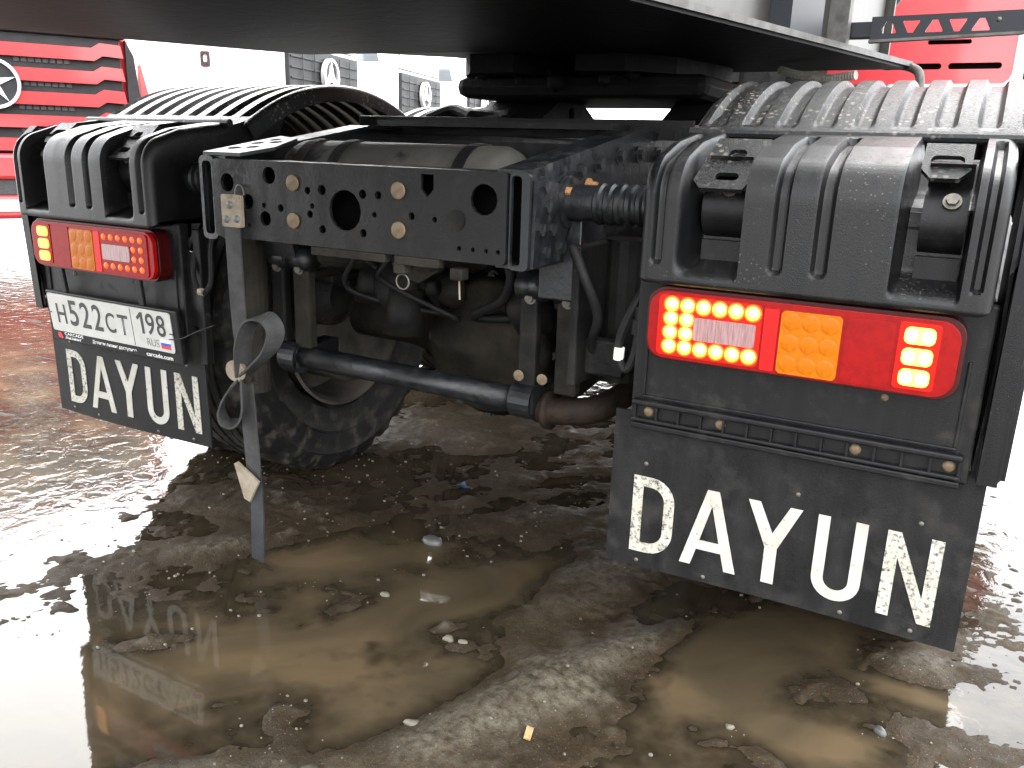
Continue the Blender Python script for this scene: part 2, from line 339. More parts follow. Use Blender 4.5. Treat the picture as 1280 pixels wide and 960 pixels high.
def ground_material():
    m = bpy.data.materials.new('wet_mud'); m.use_nodes = True; n = m.node_tree; L = n.links; b = n.nodes['Principled BSDF']
    tc = node(n, 'ShaderNodeTexCoord'); co = tc.outputs['Object']
    def noise(sc, det=8): 
        x = node(n, 'ShaderNodeTexNoise'); x.inputs['Scale'].default_value = sc; x.inputs['Detail'].default_value = det
        x.inputs['Roughness'].default_value = .65; L.new(co, x.inputs[0]); return x.outputs[0]
    def rng(s, a, z, c=0., d=1.):
        x = node(n, 'ShaderNodeMapRange'); x.inputs[1].default_value = a; x.inputs[2].default_value = z; x.inputs[3].default_value = c; x.inputs[4].default_value = d
        L.new(s, x.inputs[0]); return x.outputs[0]
    def mix(f, a, z):
        x = node(n, 'ShaderNodeMix', data_type='RGBA'); L.new(f, x.inputs[0])
        for s, v in ((6,a),(7,z)):
            if hasattr(v, 'links'): L.new(v, x.inputs[s])
            else: x.inputs[s].default_value = (*v,1)
        return x.outputs[2]
    def mul(a, z):
        x = node(n, 'ShaderNodeMath', operation='MULTIPLY'); L.new(a, x.inputs[0]); L.new(z, x.inputs[1]); return x.outputs[0]
    sp = node(n, 'ShaderNodeSeparateXYZ'); L.new(co, sp.inputs[0])
    c = mix(rng(noise(7), .35, .65), (.0225,.0158,.0088), (.041,.0295,.0172))
    c = mix(rng(noise(140, 4), .5, .7), c, (0.0154,0.0143,0.0127))                       # dark grit
    pale = mul(rng(sp.outputs[2], .004, .020), rng(noise(55), .34, .62))
    c = mix(pale, c, (.080,.071,.054))                                                # drying silt on the crests
    red = mul(rng(sp.outputs[0], -1.9, -3.2), rng(noise(1.6), .48, .75))
    c = mix(red, c, (0.0935,0.0341,0.0220))                                                 # reddish tint further out, painted in for the red truck's reflection
    v = node(n, 'ShaderNodeTexVoronoi'); v.inputs['Scale'].default_value = 120; L.new(co, v.inputs[0])
    c = mix(rng(v.outputs['Distance'], .16, .08), c, (0.1100,0.1018,0.0825))
    L.new(c, b.inputs['Base Color'])
    L.new(rng(noise(28), .3, .7, .35, .75), b.inputs['Roughness']); b.inputs['Specular IOR Level'].default_value = .07
    bp = node(n, 'ShaderNodeBump'); bp.inputs['Distance'].default_value = .004; bp.inputs['Strength'].default_value = .8
    L.new(noise(190, 6), bp.inputs['Height']); L.new(bp.outputs[0], b.inputs['Normal'])
    return m
def water_material():
    m = bpy.data.materials.new('muddy_puddle_water'); m.use_nodes = True; n = m.node_tree; L = n.links; b = n.nodes['Principled BSDF']
    tc = node(n, 'ShaderNodeTexCoord'); co = tc.outputs['Object']
    def noise(sc, det=4, dist=0.):
        x = node(n, 'ShaderNodeTexNoise'); x.inputs['Scale'].default_value = sc; x.inputs['Detail'].default_value = det
        x.inputs['Distortion'].default_value = dist; L.new(co, x.inputs[0]); return x.outputs[0]
    def ramp(s, stops):
        x = node(n, 'ShaderNodeValToRGB'); e = x.color_ramp.elements
        while len(e) < len(stops): e.new(.5)
        for k,(p,c) in zip(e, stops): k.position = p; k.color = (*c,1)
        L.new(s, x.inputs[0]); return x.outputs[0]
    c = ramp(noise(2.6, 6, 1.2), [(.30,(0.0330,0.0255,0.0158)), (.48,(0.0506,0.0387,0.0229)), (.62,(0.0726,0.0528,0.0299)), (.75,(0.0880,0.0594,0.0330))])
    at_ = node(n, 'ShaderNodeAttribute', attribute_name='depth')
    dr_ = node(n, 'ShaderNodeMapRange'); dr_.inputs[1].default_value = .0; dr_.inputs[2].default_value = .016; L.new(at_.outputs['Fac'], dr_.inputs[0])
    shallow = ramp(noise(26, 8), [(.35,(.0105,.0082,.0055)), (.55,(.019,.0150,.0095)), (.7,(.030,.024,.016))])       # bed seen through shallow water
    mx = node(n, 'ShaderNodeMix', data_type='RGBA'); L.new(dr_.outputs[0], mx.inputs[0]); L.new(shallow, mx.inputs[6]); L.new(c, mx.inputs[7])
    L.new(mx.outputs[2], b.inputs['Base Color'])
    b.inputs['Roughness'].default_value = .03; b.inputs['IOR'].default_value = 1.333
    bp = node(n, 'ShaderNodeBump'); bp.inputs['Distance'].default_value = .0035
    ln = node(n, 'ShaderNodeVectorMath', operation='DISTANCE'); ln.inputs[1].default_value = (.35,-.1,0); L.new(co, ln.inputs[0])
    rm_ = node(n, 'ShaderNodeMapRange'); rm_.inputs[1].default_value = .9; rm_.inputs[2].default_value = 2.0; rm_.inputs[3].default_value = .06; rm_.inputs[4].default_value = 1.0
    L.new(ln.outputs['Value'], rm_.inputs[0]); L.new(rm_.outputs[0], bp.inputs['Strength'])      # wind ripples away from the shelter of the truck
    L.new(noise(16, 4, .6), bp.inputs['Height']); L.new(bp.outputs[0], b.inputs['Normal'])
    return m
g = link('ground', grid_mesh('ground', GX, GY, GZ), ground_material()); g['kind'] = 'structure'
wm = grid_mesh('puddle_water', GX, GY, np.where(np.hypot(GX, GY) > 24, -.05, GZ*0))
da = wm.attributes.new('depth', 'FLOAT', 'POINT'); da.data.foreach_set('value', np.maximum(-GZ, 0).ravel().astype(np.float32))
wo = link('puddle_water', wm, water_material()); wo['kind'] = 'structure'

# ================================================================== TRACTOR TRUCK
T = empty('tractor_truck', (0,0,0), 0, 'red and black tractor unit seen from behind with lit tail lights', 'truck')
bolt_hex = hexbolt_mesh('bolt', M['steel'], .0095, .010); bolt_dark = hexbolt_mesh('bolt', M['frame_wet'], .013, .014); bolt_orange = hexbolt_mesh('bolt', M['orange'], .012, .020)
plug = round_mesh('plug', M['brass'], .0175, .004, dome=False); rivet = round_mesh('rivet', M['steel'], .0045, .004); screw = round_mesh('screw', M['brass'], .009, .005)
YA = [.64, 1.99]                                   # axle positions
YF = -.085                                         # rear face of the fenders

# ---- frame rails, tapered at the tail
def rail_top(y): return 1.048+min(max(y+.09, 0)/.52, 1)*.085
def frame_rail(sx):
    bm = B(); ys = [-.098, .43, 4.6]
    xo, xi = .432*sx, .360*sx; t = .008
    def pr(y, zt, zb):
        return [(xi,y,zt),(xo,y,zt),(xo,y,zb),(xi,y,zb),(xi,y,zb+t),(xo-t*sx,y,zb+t),(xo-t*sx,y,zt-t),(xi,y,zt-t)]
    rings = [[bm.verts.new(p) for p in pr(y, rail_top(y), .862 if y < 1 else .86)] for y in ys]
    for a, b in zip(rings, rings[1:]):
        for k in range(8): bm.faces.new([a[k], a[(k+1)%8], b[(k+1)%8], b[k]])
    bm.faces.new(rings[0]); bm.faces.new(list(reversed(rings[-1])))
    o = link('frame_rail', bm, M['frame_wet'], T)
    return o
railR, railL = frame_rail(1), frame_rail(-1)
for y, z in ((-.053,1.018),(-.043,.98),(-.067,.937),(-.018,.934),(-.042,.892),(.03,.895),(.112,1.044),(.205,1.059),(.326,1.076),(.45,1.08),(.58,1.08)):
    put('bolt', bolt_dark, (.4325,y,z), railR, ROTX); put('bolt', bolt_dark, (-.4325,y,z), railL, (0,0,-PI/2))
for y, z in ((.032,1.005),(.156,1.013),(.078,.931),(.098,.896)):
    put('bolt', bolt_orange, (.436,y,z), railR, ROTX)
bm = B(); prism(bm, [(-.095,.865),(.02,.87),(.055,.93),(.045,1.02),(-.09,1.03)], [], YZ, .4335, .441); link('gusset_plate', bm, M['frame_wet'], railR)
# tail flange plate with holes on the left rail
def holes(*h): return [circ(x, y, r, 14) for x, y, r in h]
bm = B()
def rtop(u, v, d): return (u, v, rail_top(v)+d)
prism(bm, [(-.434,-.096),(-.315,-.096),(-.30,.00),(-.35,.13),(-.434,.16)], holes((-.40,-.03,.017),(-.362,-.01,.016),(-.40,.045,.016),(-.36,.065,.016),(-.395,.10,.015)), rtop, .0015, .009)
link('tail_flange', bm, mat('wet_steel_flange', (.018,.019,.02), (.008,.008,.009), rough=.42, spec=.3, scale=14), railL)

# ---- rear crossmember with holes
HO = [(-.346,.991,.021),(-.284,.952,.017),(-.216,1.012,.019),(-.232,.917,.0165),(-.003,.949,.043),(.338,.990,.030),(.169,.948,.008),
      (.045,.985,.0095),(.085,.985,.0085),(.045,.905,.009),(.075,.945,.006),(-.105,.985,.008),(-.065,.988,.011),(-.1,.935,.008),(-.093,.953,.006),(-.066,.905,.009),
      (-.235,.946,.006),(-.185,.943,.0085),(-.283,.899,.005),(.225,.945,.006),(.283,.893,.005),(.315,.893,.0045),(.345,.893,.0045),(.372,.893,.0045)]
bm = B(); prism(bm, rrect(-.392,.388,.867,1.043,.012), holes(*HO)+[[(.192,1.032),(.222,1.032),(.222,1.003),(.207,.988),(.192,1.003)]], XZ, -.110, -.102)
cm = link('rear_crossmember', bm, M['frame'], T)
bm = B(); box(bm, -.385,.383,-.1015,.05,1.036,1.0425); box(bm, -.385,.383,-.1015,-.02,.868,.874); link('crossmember_flange', bm, M['frame'], cm)
bm = B(); box(bm, -.385,.383,-.045,-.04,.876,1.034); link('crossmember_shade_sheet', bm, M['hole'], cm)  # dark sheet added so the holes read as shaded
for x, z in ((-.146,.999),(-.148,.918),(.137,.997),(.137,.918)): put('plug', plug, (x,-.1105,z), cm)
bm = B(); prism(bm, circ(.275,.947,.021,18), [], XZ, -.108, -.1125); link('blanking_disc', bm, M['grease'], cm)
bm = B(); box(bm, -.10,.10,-.112,-.09,.848,.866,.002); box(bm, .125,.235,-.112,-.09,.848,.866,.002); link('mud_caked_lip', bm, M['dusty'], cm)
for x in (.135, .275):
    bm = B(); box(bm, x-.014,x+.014,-.11,-.08,.828,.852,.003)
    vv = link('drain_valve', bm, M['dusty'], cm)
    bm = B()
    if x < .2:
        tube(bm, [(x+.016*math.sin(a), -.095, .806-.016*math.cos(a)+.004) for a in np.linspace(0, 2*PI, 25)], .0018, 6, False); link('pull_ring', bm, M['steel'], vv)
    else:
        tube(bm, [(x,-.095,.83),(x+.001,-.095,.80),(x+.002,-.095,.788)], .002, 6); link('pull_pin', bm, M['tan_metal'], vv)
bm = B(); box(bm, .384,.43,-.1005,-.094,.862,1.046,.001)
prism(bm, rrect(-.432,-.385,.862,1.045,.01), [rrect(-.423,-.395,.872,1.035,.006)], XZ, -.106, -.097); 
bm.free()
bm = B(); prism(bm, rrect(-.436,-.388,.858,1.049,.014), [rrect(-.427,-.397,.87,1.037,.01)], XZ, -.108, -.096); link('rail_end_rim', bm, M['frame_wet'], railL)
bm = B(); prism(bm, rrect(.391,.434,.860,1.046,.012), [rrect(.395,.417,.868,1.038,.009)], XZ, -.105, -.096); link('rail_end_rim', bm, M['frame_wet'], railR)

# ---- air tank behind the crossmember
bm = B(); r = .115; prof = [(-.345,.0),(-.343,.05),(-.333,.085),(-.315,.106),(-.295,r),(.255,r),(.275,.106),(.293,.085),(.303,.05),(.305,.0)]
lathe_x(bm, prof, .12, .975, 40); tk = link('air_tank', bm, M['tank'], T, True)
for x in (-.255, -.15, .19):
    bm = B(); lathe_x(bm, [(x-.014,r+.001),(x-.014,r+.004),(x+.014,r+.004),(x+.014,r+.001)], .12, .975, 40); link('tank_band', bm, M['grease'], tk)
bm = B(); box(bm, -.355,.355,.50,.56,1.00,1.10); box(bm, -.355,.355,.46,.60,1.135,1.15); link('crossmember', bm, M['frame'], T)
bm = B(); box(bm, -.44,.44,.60,1.85,1.139,1.162,.003); link('fifth_wheel_base', bm, M['frame'], T)
bm = B(); box(bm, -.52,.52,.585,.60,1.115,1.165,.002); link('base_angle', bm, M['frame'], T)

# ---- fifth wheel
fw = empty('fifth_wheel'); fw.parent = T
KY = 1.20
out = []
for a in np.linspace(200, -20, 40): out.append((.42*math.cos(math.radians(a)), KY+.02+.40*math.sin(math.radians(a))))
out += [(.36,KY-.30),(.25,KY-.42),(.10,KY-.42),(.045,KY-.25),(.045,KY-.02),(-.045,KY-.02),(-.045,KY-.25),(-.10,KY-.42),(-.25,KY-.42),(-.34,KY-.30)]
bm = B(); prism(bm, out, [], XY, 1.300, 1.352); bmesh.ops.bevel(bm, geom=[e for e in bm.edges if abs(e.verts[0].co.z-e.verts[1].co.z) < .001 and e.calc_length() < .4 and len(e.link_faces) == 2 and e.calc_face_angle(0) > 1], offset=.012, segments=2, affect='EDGES'); link('top_plate', bm, M['fifth'], fw)
bm = B(); box(bm, -.37,.46,KY-.32,KY+.36,1.235,1.300,.03); link('plate_ribs', bm, M['fifth'], fw)
for sx, x0, x1 in ((-1,-.36,-.10),(1,.30,.42)):
    bm = B(); prism(bm, [(KY-.26,1.16),(KY+.26,1.16),(KY+.10,1.235),(KY-.10,1.235)], [circ(KY,1.20,.022,14)], YZ, x0, x1); link('pedestal', bm, M['fifth'], fw)
# grease lumps
bm = B()
for i in range(60):
    a = random.uniform(0, 2*PI); rr = random.uniform(.26,.42); p = Vector((rr*math.cos(a), KY+rr*math.sin(a), random.uniform(1.27,1.31)))
    q = bmesh.ops.create_icosphere(bm, subdivisions=1, radius=random.uniform(.012,.035)); bmesh.ops.translate(bm, vec=p, verts=q['verts'])
lm = link('grease_lumps', bm, M['fifth'], fw, True); lm['kind'] = 'stuff'
bm = B()
tube(bm, curve_pts([(-.52,1.0,1.17),(-.40,.98,1.185),(-.30,1.02,1.18),(-.22,1.0,1.19)], 20), .022, 8)
tube(bm, curve_pts([(-.5,.92,1.17),(-.42,.95,1.2),(-.33,.92,1.18)], 16), .018, 8); link('greasy_hoses', bm, M['fifth'], fw)

# ---- fenders
PX0, PX1 = .645, 1.212
def fender_profile():
    pts = [(YF+.004,.862),(YF,.866),(YF,1.0)]
    for a in np.linspace(0, 68, 9):                                    # bend over the top
        t = math.radians(a); R_ = .075; pts.append((YF+R_-R_*math.cos(t), 1.015+R_*math.sin(t)))
    pts += [(YF+.12,1.108),(.13,1.122),(.175,1.128)]
    return pts
def resample(pts, n):
    p = np.array(pts, float); d = np.r_[0, np.cumsum(np.hypot(*np.diff(p, axis=0).T))]
    s = np.linspace(0, d[-1], n); return np.stack([np.interp(s, d, p[:,0]), np.interp(s, d, p[:,1])], 1), s
FP, FS = resample(fender_profile(), 130)
DEEP = [(.712,.826),(1.062,1.166)]; GROOVE = [(.672,.690),(.876,.898),(.945,.968),(1.178,1.194)]
def rear_fender(sx):
    xs = np.unique(np.r_[np.linspace(PX0, PX1, 210)]); X = np.repeat(xs[None,:], len(FP), 0)
    tg = np.gradient(FP, axis=0); tg /= np.linalg.norm(tg, axis=1)[:,None]; nr = np.stack([tg[:,1], -tg[:,0]], 1)   # points inward (forward/down)
    Sg = np.repeat(FS[:,None], len(xs), 1); D = np.zeros_like(X)
    for a, b in DEEP:
        sl_in = .030 if a < 1 else .012
        wx = smoothstep(a, a+sl_in, X)*(1-smoothstep(b-.007, b, X))
        ws = smoothstep(.016, .056, Sg)*(1-smoothstep(FS[-1]-.10, FS[-1]-.04, Sg)*.55)
        D = np.maximum(D, .082*wx*ws)
    for a, b in GROOVE:
        c = (a+b)/2; hw = (b-a)/2
        end = .036; top = FS[-1]-.045
        dd = np.hypot(np.maximum(np.abs(X-c)-hw*.25, 0), np.maximum(end+hw-Sg, 0)+np.maximum(Sg-top, 0))
        D = np.maximum(D, .013*(1-smoothstep(hw*.35, hw*.95, dd)))
    # rounded long edges
    ed = np.minimum(X-PX0, PX1-X); D = D+.022*(1-np.sqrt(np.clip(1-(1-np.clip(ed/.022,0,1))**2, 0, 1)))
    Y = FP[:,0][:,None]+nr[:,0][:,None]*D; Z = FP[:,1][:,None]+nr[:,1][:,None]*D
    # end walls: carry both rims and the lower rim forward
    Xe = np.concatenate([X[:,:1], X[:,:1], X, X[:,-1:], X[:,-1:]], 1)
    Ye = np.concatenate([np.maximum(Y[:,:1], .14), (Y[:,:1]+.03), Y, (Y[:,-1:]+.03), np.maximum(Y[:,-1:], .14)], 1); Ze = np.concatenate([np.minimum(Z[:,:1],1.12)-.006, Z[:,:1]-.001, Z, Z[:,-1:]-.001, np.minimum(Z[:,-1:],1.12)-.006], 1)
    Xe = np.concatenate([Xe[:1], Xe], 0); Ye = np.concatenate([np.maximum(Ye[:1]+.10, .06), Ye], 0); Ze = np.concatenate([Ze[:1]+.004, Ze], 0)
    me = grid_mesh('fender', Xe*sx, Ye, Ze, flip=(sx < 0)); o = link('fender', me, M['fender'], T)
    smooth_by_angle(o, 38); return o
fR, fL = rear_fender(1), rear_fender(-1)
for f, sx in ((fR,1),(fL,-1)):
    for (a, b), zt in zip(DEEP, (1.0, 1.0)):
        lo, hi = sorted(((a+.030)*sx, (b-.010)*sx)); c = (lo+hi)/2
        # bracket strap bulging round the support tube, down to a flat foot
        prof = [(-.012,1.085)]+[(.035-.062*math.sin(math.radians(t))-.012, .995+.055*math.cos(math.radians(t))) for t in np.linspace(10,170,14)]+[(-.020,.94),(-.020,.905)]
        bm = B(); back = [(y+.012, z) for y, z in prof]
        prism(bm, prof+back[::-1], [], YZ, lo, hi)
        br = smooth_by_angle(link('tube_bracket', bm, M['plastic'], f), 35)
        put('bolt', bolt_hex, (c+.008*sx,-.031,1.028), br, (-.55,0,0), 1.0 if a > 1 else .9)
    # slotted clamp plate at the head of the inner recess, handle plate at the outer one
    for k, (a, b) in enumerate(DEEP):
        lo, hi = a+.018, b+.012 if k == 0 else b-.016
        def tilt(u, v, d): return (u*sx, .045-v*.78-d*.62, 1.106-v*.62+d*.78)     # v runs down the slope from the joint
        ln = .135 if k == 0 else .085
        o2 = [(lo+.012,.0),(hi-.004,.0),(hi-.006,ln*.6),(hi-.022,ln),(lo+.012,ln),(lo-.004,ln*.85)] if k == 0 else [(lo,.0),(hi,.0),(hi,ln*.75),((lo+hi)/2+.02,ln),((lo+hi)/2-.02,ln),(lo,ln*.75)]
        c = (lo+hi)/2
        hs_ = [rrect(c-.014,c+.016,.030,.062,.010,4), rrect(c-.022,c+.018,ln-.042,ln-.022,.009,4)] if k == 0 else [rrect(c-.024,c+.024,.030,.058,.010,4)]
        bm = B(); prism(bm, o2, hs_, tilt, .004, .012); cp = link('clamp_plate', bm, M['arch'], f)
        bm = B(); box(bm, (c-.012)*sx if sx>0 else (c+.012)*sx, (c+.012)*sx if sx>0 else (c-.012)*sx, -.008,.020,1.055,1.078,.004); link('clamp_tongue', bm, M['plastic'], cp)
# rolled joint bead between fender and arch
for sx in (1,-1):
    bm = B(); tube(bm, [(.640*sx,.185,1.127),(1.235*sx,.185,1.127)], .011, 10); link('joint_bead', bm, M['arch'], fR if sx > 0 else fL)

# ---- wheel arches with sunk grooves
AR = .752
def wheel_arch(sx, cy, a0, a1, name='wheel_arch'):
    th = np.radians(np.linspace(a0, a1, 90)); xs = np.linspace(.628, 1.262, 190)
    TH, X = np.meshgrid(th, xs, indexing='ij'); D = np.zeros_like(X)
    arc = (TH-th[0])*AR; tot = (th[-1]-th[0])*AR
    for i in range(9):
        c = .668+i*.0705; hw = .017
        dd = np.hypot(np.maximum(np.abs(X-c)-hw*.3, 0), np.maximum(.055-arc, 0)+np.maximum(arc-(tot-.05), 0))
        D = np.maximum(D, .014*(1-smoothstep(hw*.35, hw*.9, dd)))
    ed = np.minimum(X-.628, 1.262-X); D = D+.014*(1-np.sqrt(np.clip(1-(1-np.clip(ed/.016,0,1))**2, 0, 1)))
    R_ = AR-D
    # lips folded inward along both side edges
    X = np.concatenate([X[:,:1], X, X[:,-1:]], 1); R_ = np.concatenate([R_[:,:1]-.035, R_, R_[:,-1:]-.05], 1); TH = np.concatenate([TH[:,:1], TH, TH[:,-1:]], 1)
    Y = cy-R_*np.cos(TH); Z = .505+R_*np.sin(TH)
    me = grid_mesh(name, X*sx, Y, Z, flip=(sx < 0)); o = link(name, me, M['arch'], T); smooth_by_angle(o, 50); return o
for sx in (1,-1):
    wheel_arch(sx, YA[0]+.02, 55.5, 146); wheel_arch(sx, YA[1]+.02, 36, 150)

for sx in (1,-1):
    bm = B(); prism(bm, [(.06,.872),(.20,.872),(.34,1.0),(.42,1.20),(.25,1.135),(.06,1.09)], [], YZ, .650*sx, .662*sx); link('inner_guard', bm, M['plastic'], T)
# ---- support tubes from the frame to the fenders
for sx in (1,-1):
    bm = B(); prof = [(.434,.052),(.445,.052),(.447,.036),(.50,.036)]
    for i in range(6): x = .505+i*.022; prof += [(x,.036),(x+.004,.041),(x+.012,.041),(x+.016,.036)]
    prof += [(.64,.034),(.80,.034)]
    lathe_x(bm, [(x*sx, r) for x, r in prof], .055, .985, 24); ft = link('fender_tube', bm, M['frame_wet'], T, True); smooth_by_angle(ft, 30)
    bm = B(); tube(bm, [(1.02*sx,.03,.985),(1.20*sx,.03,.985)], .034, 16); link('fender_tube', bm, M['plastic'], T)

# ---- light panels, outer skirts, tail lights, mud flaps
def light_panel(sx):
    def bx(bm, x0, x1, *r, **k): 
        a, b = sorted((x0*sx, x1*sx)); return box(bm, a, b, *r, **k)
    bm = B(); bx(bm, .630, 1.224, -.018, .012, .572, .872, bev=.004); p = link('light_panel', bm, M['plastic'], T)
    bm = B(); bx(bm, .652, 1.200, -.0225, -.0175, .628, .634, bev=.002); bx(bm, .652,.658,-.0225,-.0175,.634,.75, bev=.002); bx(bm, 1.194,1.200,-.0225,-.0175,.634,.78, bev=.002); link('panel_rib', bm, M['plastic'], p)
    bm = B(); bx(bm, .636,1.212,-.036,-.0175,.614,.626, bev=.004); bx(bm, .636,1.212,-.032,-.0175,.580,.588, bev=.003)
    for i in range(14):
        x = .640+i*.0436; bx(bm, x, x+.004, -.029, -.0175, .588, .614)
    link('fixing_strip', bm, M['plastic'], p)
    bm = B(); bx(bm, .636,1.212,-.030,-.0175,.566,.578, bev=.003); link('strip_lip', bm, M['plastic'], p)
    for x in (.667,.809,1.046,1.193): put('screw', screw, (x*sx,-.0185,.600), p, (0,0,0), 1.15)
    put('screw', screw, (1.08*sx,-.0185,.700), p, (0,0,0), .7)
    # outer skirt
    bm = B(); prism(bm, [(-.030,.582),(.30,.582),(.30,1.10),(.02,1.105),(-.03,1.06),(-.045,.95)], [], YZ, 1.226*sx, 1.276*sx)
    bmesh.ops.bevel(bm, geom=[e for e in bm.edges if e.calc_length() > .06 and abs(e.verts[0].co.x-e.verts[1].co.x) < .001], offset=.010, segments=3, affect='EDGES')
    sk = link('outer_skirt', bm, M['plastic'], T); smooth_by_angle(sk, 30)
    return p
lpR, lpL = light_panel(1), light_panel(-1)

def dome_mesh(name, m, r, h): return round_mesh(name, m, r, h)
led_me = dome_mesh('led', M['led'], .0128, .006); core_me = dome_mesh('led_core', M['led_core'], .0065, .0025)
halo_me = dome_mesh('led_glow_disc', M['led_halo'], .0160, .0022); led_dim = dome_mesh('led', M['led_dim'], .0085, .004); amber_dome = dome_mesh('lens_dome', M['amber'], .0150, .0009)
def tail_light(sx, lit):
    r = empty('tail_light'); r.parent = T; r['label'] = 'lit tail light with glowing yellow light dots' if lit else 'tail light with dull red and orange lens'
    def pz(name, x0, x1, z0, z1, y0, y1, m, rad=.004):
        a, b = sorted((x0*sx, x1*sx)); bm = B(); prism(bm, rrect(a, b, z0, z1, rad, 6), [], XZ, y0, y1)
        q = link(name, bm, m, r); bv = q.modifiers.new('bevel', 'BEVEL'); bv.width = .002; bv.segments = 2; bv.limit_method = 'ANGLE'; return q
    pz('housing', .664,1.186,.719,.855,-.058,-.0185, M['light_rim'], .034)
    base = M['red_lens_lit'] if lit else M['red_lens']
    pz('lens', .671,1.179,.725,.849,-.0700,-.058, M['red_lens'], .032)
    pz('brake_lens', .690,.874,.732,.842,-.0735,-.0700, base, .010)
    pz('reflector', .878,.902,.730,.838,-.0735,-.0700, M['red_flat'], .003)
    am = pz('amber_lens', .906,1.004,.729,.838,-.0745,-.0700, M['amber'], .008)
    for i in range(3):
        for j in range(3): put('lens_dome', amber_dome, ((.924+i*.031)*sx,-.0745,.747+j*.0365), am)
    pz('rear_lens', 1.010,1.085,.730,.840,-.0730,-.0700, M['red_lens'], .004)
    tl = pz('tail_lens', 1.090,1.150,.734,.842,-.0735,-.0700, base, .006)
    pz('reversing_lens', .757,.866,.766,.807,-.0765,-.0735, M['clear'], .005)
    k = 0
    for i in range(6):
        for j in range(4):
            if j in (1,2) and i > 1: continue
            p = ((.714+i*.0288)*sx, -.0737, .826-j*.0255)
            if lit: q = put('led', led_me, p, r); put('led_core', core_me, (.002*sx,-.0052,.002), q); put('led_glow_disc', halo_me, (0,.0003,0), q)
            else: put('led', led_dim, p, r)
    for j in range(3):
        bm = B(); a, b = sorted((1.098*sx, 1.143*sx)); zc = .822-j*.034
        prism(bm, rrect(a, b, zc-.0135, zc+.0135, .009, 4), [], XZ, -.0770, -.0735); q = link('led_block', bm, M['led'] if lit else M['led_orange'], r)
        if lit:
            for dx in (.011,.034): put('led_core', core_me, ((1.098+dx)*sx,-.0772,zc), q, (0,0,0), (1.3,1,1.5))
    return r
tail_light(1, True); tail_light(-1, False)

# ---- letters (strokes as outlined polygons), height .165
H = .165
def glyph(ch):
    s = .021
    if ch == 'D':
        w_ = .087; o = [(0,0),(0,H)]; R1 = .05
        o += [(w_-R1+R1*math.sin(math.radians(t)), H-R1+R1*math.cos(math.radians(t))) for t in range(0,91,15)]
        o += [(w_-R1+R1*math.cos(math.radians(t)), R1-R1*math.sin(math.radians(t))) for t in range(0,91,15)]
        R2 = R1-s; i = [(s,s),(s,H-s)]
        i += [(w_-R1+R2*math.sin(math.radians(t)), H-R1+R2*math.cos(math.radians(t))) for t in range(0,91,15)]
        i += [(w_-R1+R2*math.cos(math.radians(t)), R1-R2*math.sin(math.radians(t))) for t in range(0,91,15)]
        return o, [i]
    if ch == 'A':
        W = .112; k = .0205
        return [(0,0),(.0445,H),(.0675,H),(W,0),(W-.022,0),(W-.0315,.036),(.0315,.036),(.022,0)], [[(.0365,.056),(W-.0365,.056),(.056,H-.032)]]
    if ch == 'Y':
        W = .100; return [(.0385,0),(.0385,.075),(0,H),(.0225,H),(.05,.105),(W-.0225,H),(W,H),(.0615,.075),(.0615,0)], []
    if ch == 'U':
        W = .086; R1 = .043; R2 = R1-s
        o = [(0,H)]+[(R1-R1*math.cos(math.radians(t)), R1-R1*math.sin(math.radians(t))) for t in range(0,181,12)]+[(W,H),(W-s,H)]
        o += [(R1+R2*math.cos(math.radians(t)), R1-R2*math.sin(math.radians(t))) for t in range(0,181,12)]+[(s,H)]
        return o, []
    W = .091; return [(0,0),(0,H),(.022,H),(W-s,.048),(W-s,H),(W,H),(W,0),(W-.022,0),(s,H-.048),(s,0)], []
LX = {'D':.643,'A':.7495,'Y':.873,'U':1.001,'N':1.119}
def mud_flap(sx):
    xa, xb, zb, zt = .593, 1.2535, .2578, .590
    nx, nz = 40, 16; X, Z = np.meshgrid(np.linspace(xa, xb, nx)*sx, np.linspace(zb, zt, nz))
    def wav(x, z): return .006*np.sin(x*7+1.1*sx)*(zt-z)/.33
    bm = B(); f = [[bm.verts.new((X[j,i], wav(X[j,i],Z[j,i]), Z[j,i])) for i in range(nx)] for j in range(nz)]
    k = [[bm.verts.new((X[j,i], wav(X[j,i],Z[j,i])+.007, Z[j,i])) for i in range(nx)] for j in range(nz)]
    for j in range(nz-1):
        for i in range(nx-1):
            bm.faces.new([f[j][i],f[j][i+1],f[j+1][i+1],f[j+1][i]]); bm.faces.new([k[j][i],k[j+1][i],k[j+1][i+1],k[j][i+1]])
    for i in range(nx-1): bm.faces.new([f[0][i],k[0][i],k[0][i+1],f[0][i+1]]); bm.faces.new([f[-1][i],f[-1][i+1],k[-1][i+1],k[-1][i]])
    for j in range(nz-1): bm.faces.new([f[j][0],f[j+1][0],k[j+1][0],k[j][0]]); bm.faces.new([f[j][-1],k[j][-1],k[j+1][-1],f[j+1][-1]])
    o = link('mud_flap', bm, M['flap'], T); smooth_by_angle(o, 40)
    for ch in 'DAYUN':
        ol, hl = glyph(ch); x0 = LX[ch]+(0 if sx > 0 else -1.835); bm = B()
        prism(bm, ol, hl, lambda u, v, d: (x0+u, wav(x0+u, .293+v)+d, .293+v), -.0022, -.0004)
        link('letter', bm, M['letter_dirty'] if ch in 'DN' else M['letter'], o)
    for x, z in ((.665,.485),(.96,.487),(1.168,.482),(.66,.272),(.80,.27),(1.06,.272),(1.18,.275)):
        put('rivet', rivet, (x*sx, float(wav(x*sx,z)), z), o)
    return o
mud_flap(1); mud_flap(-1)

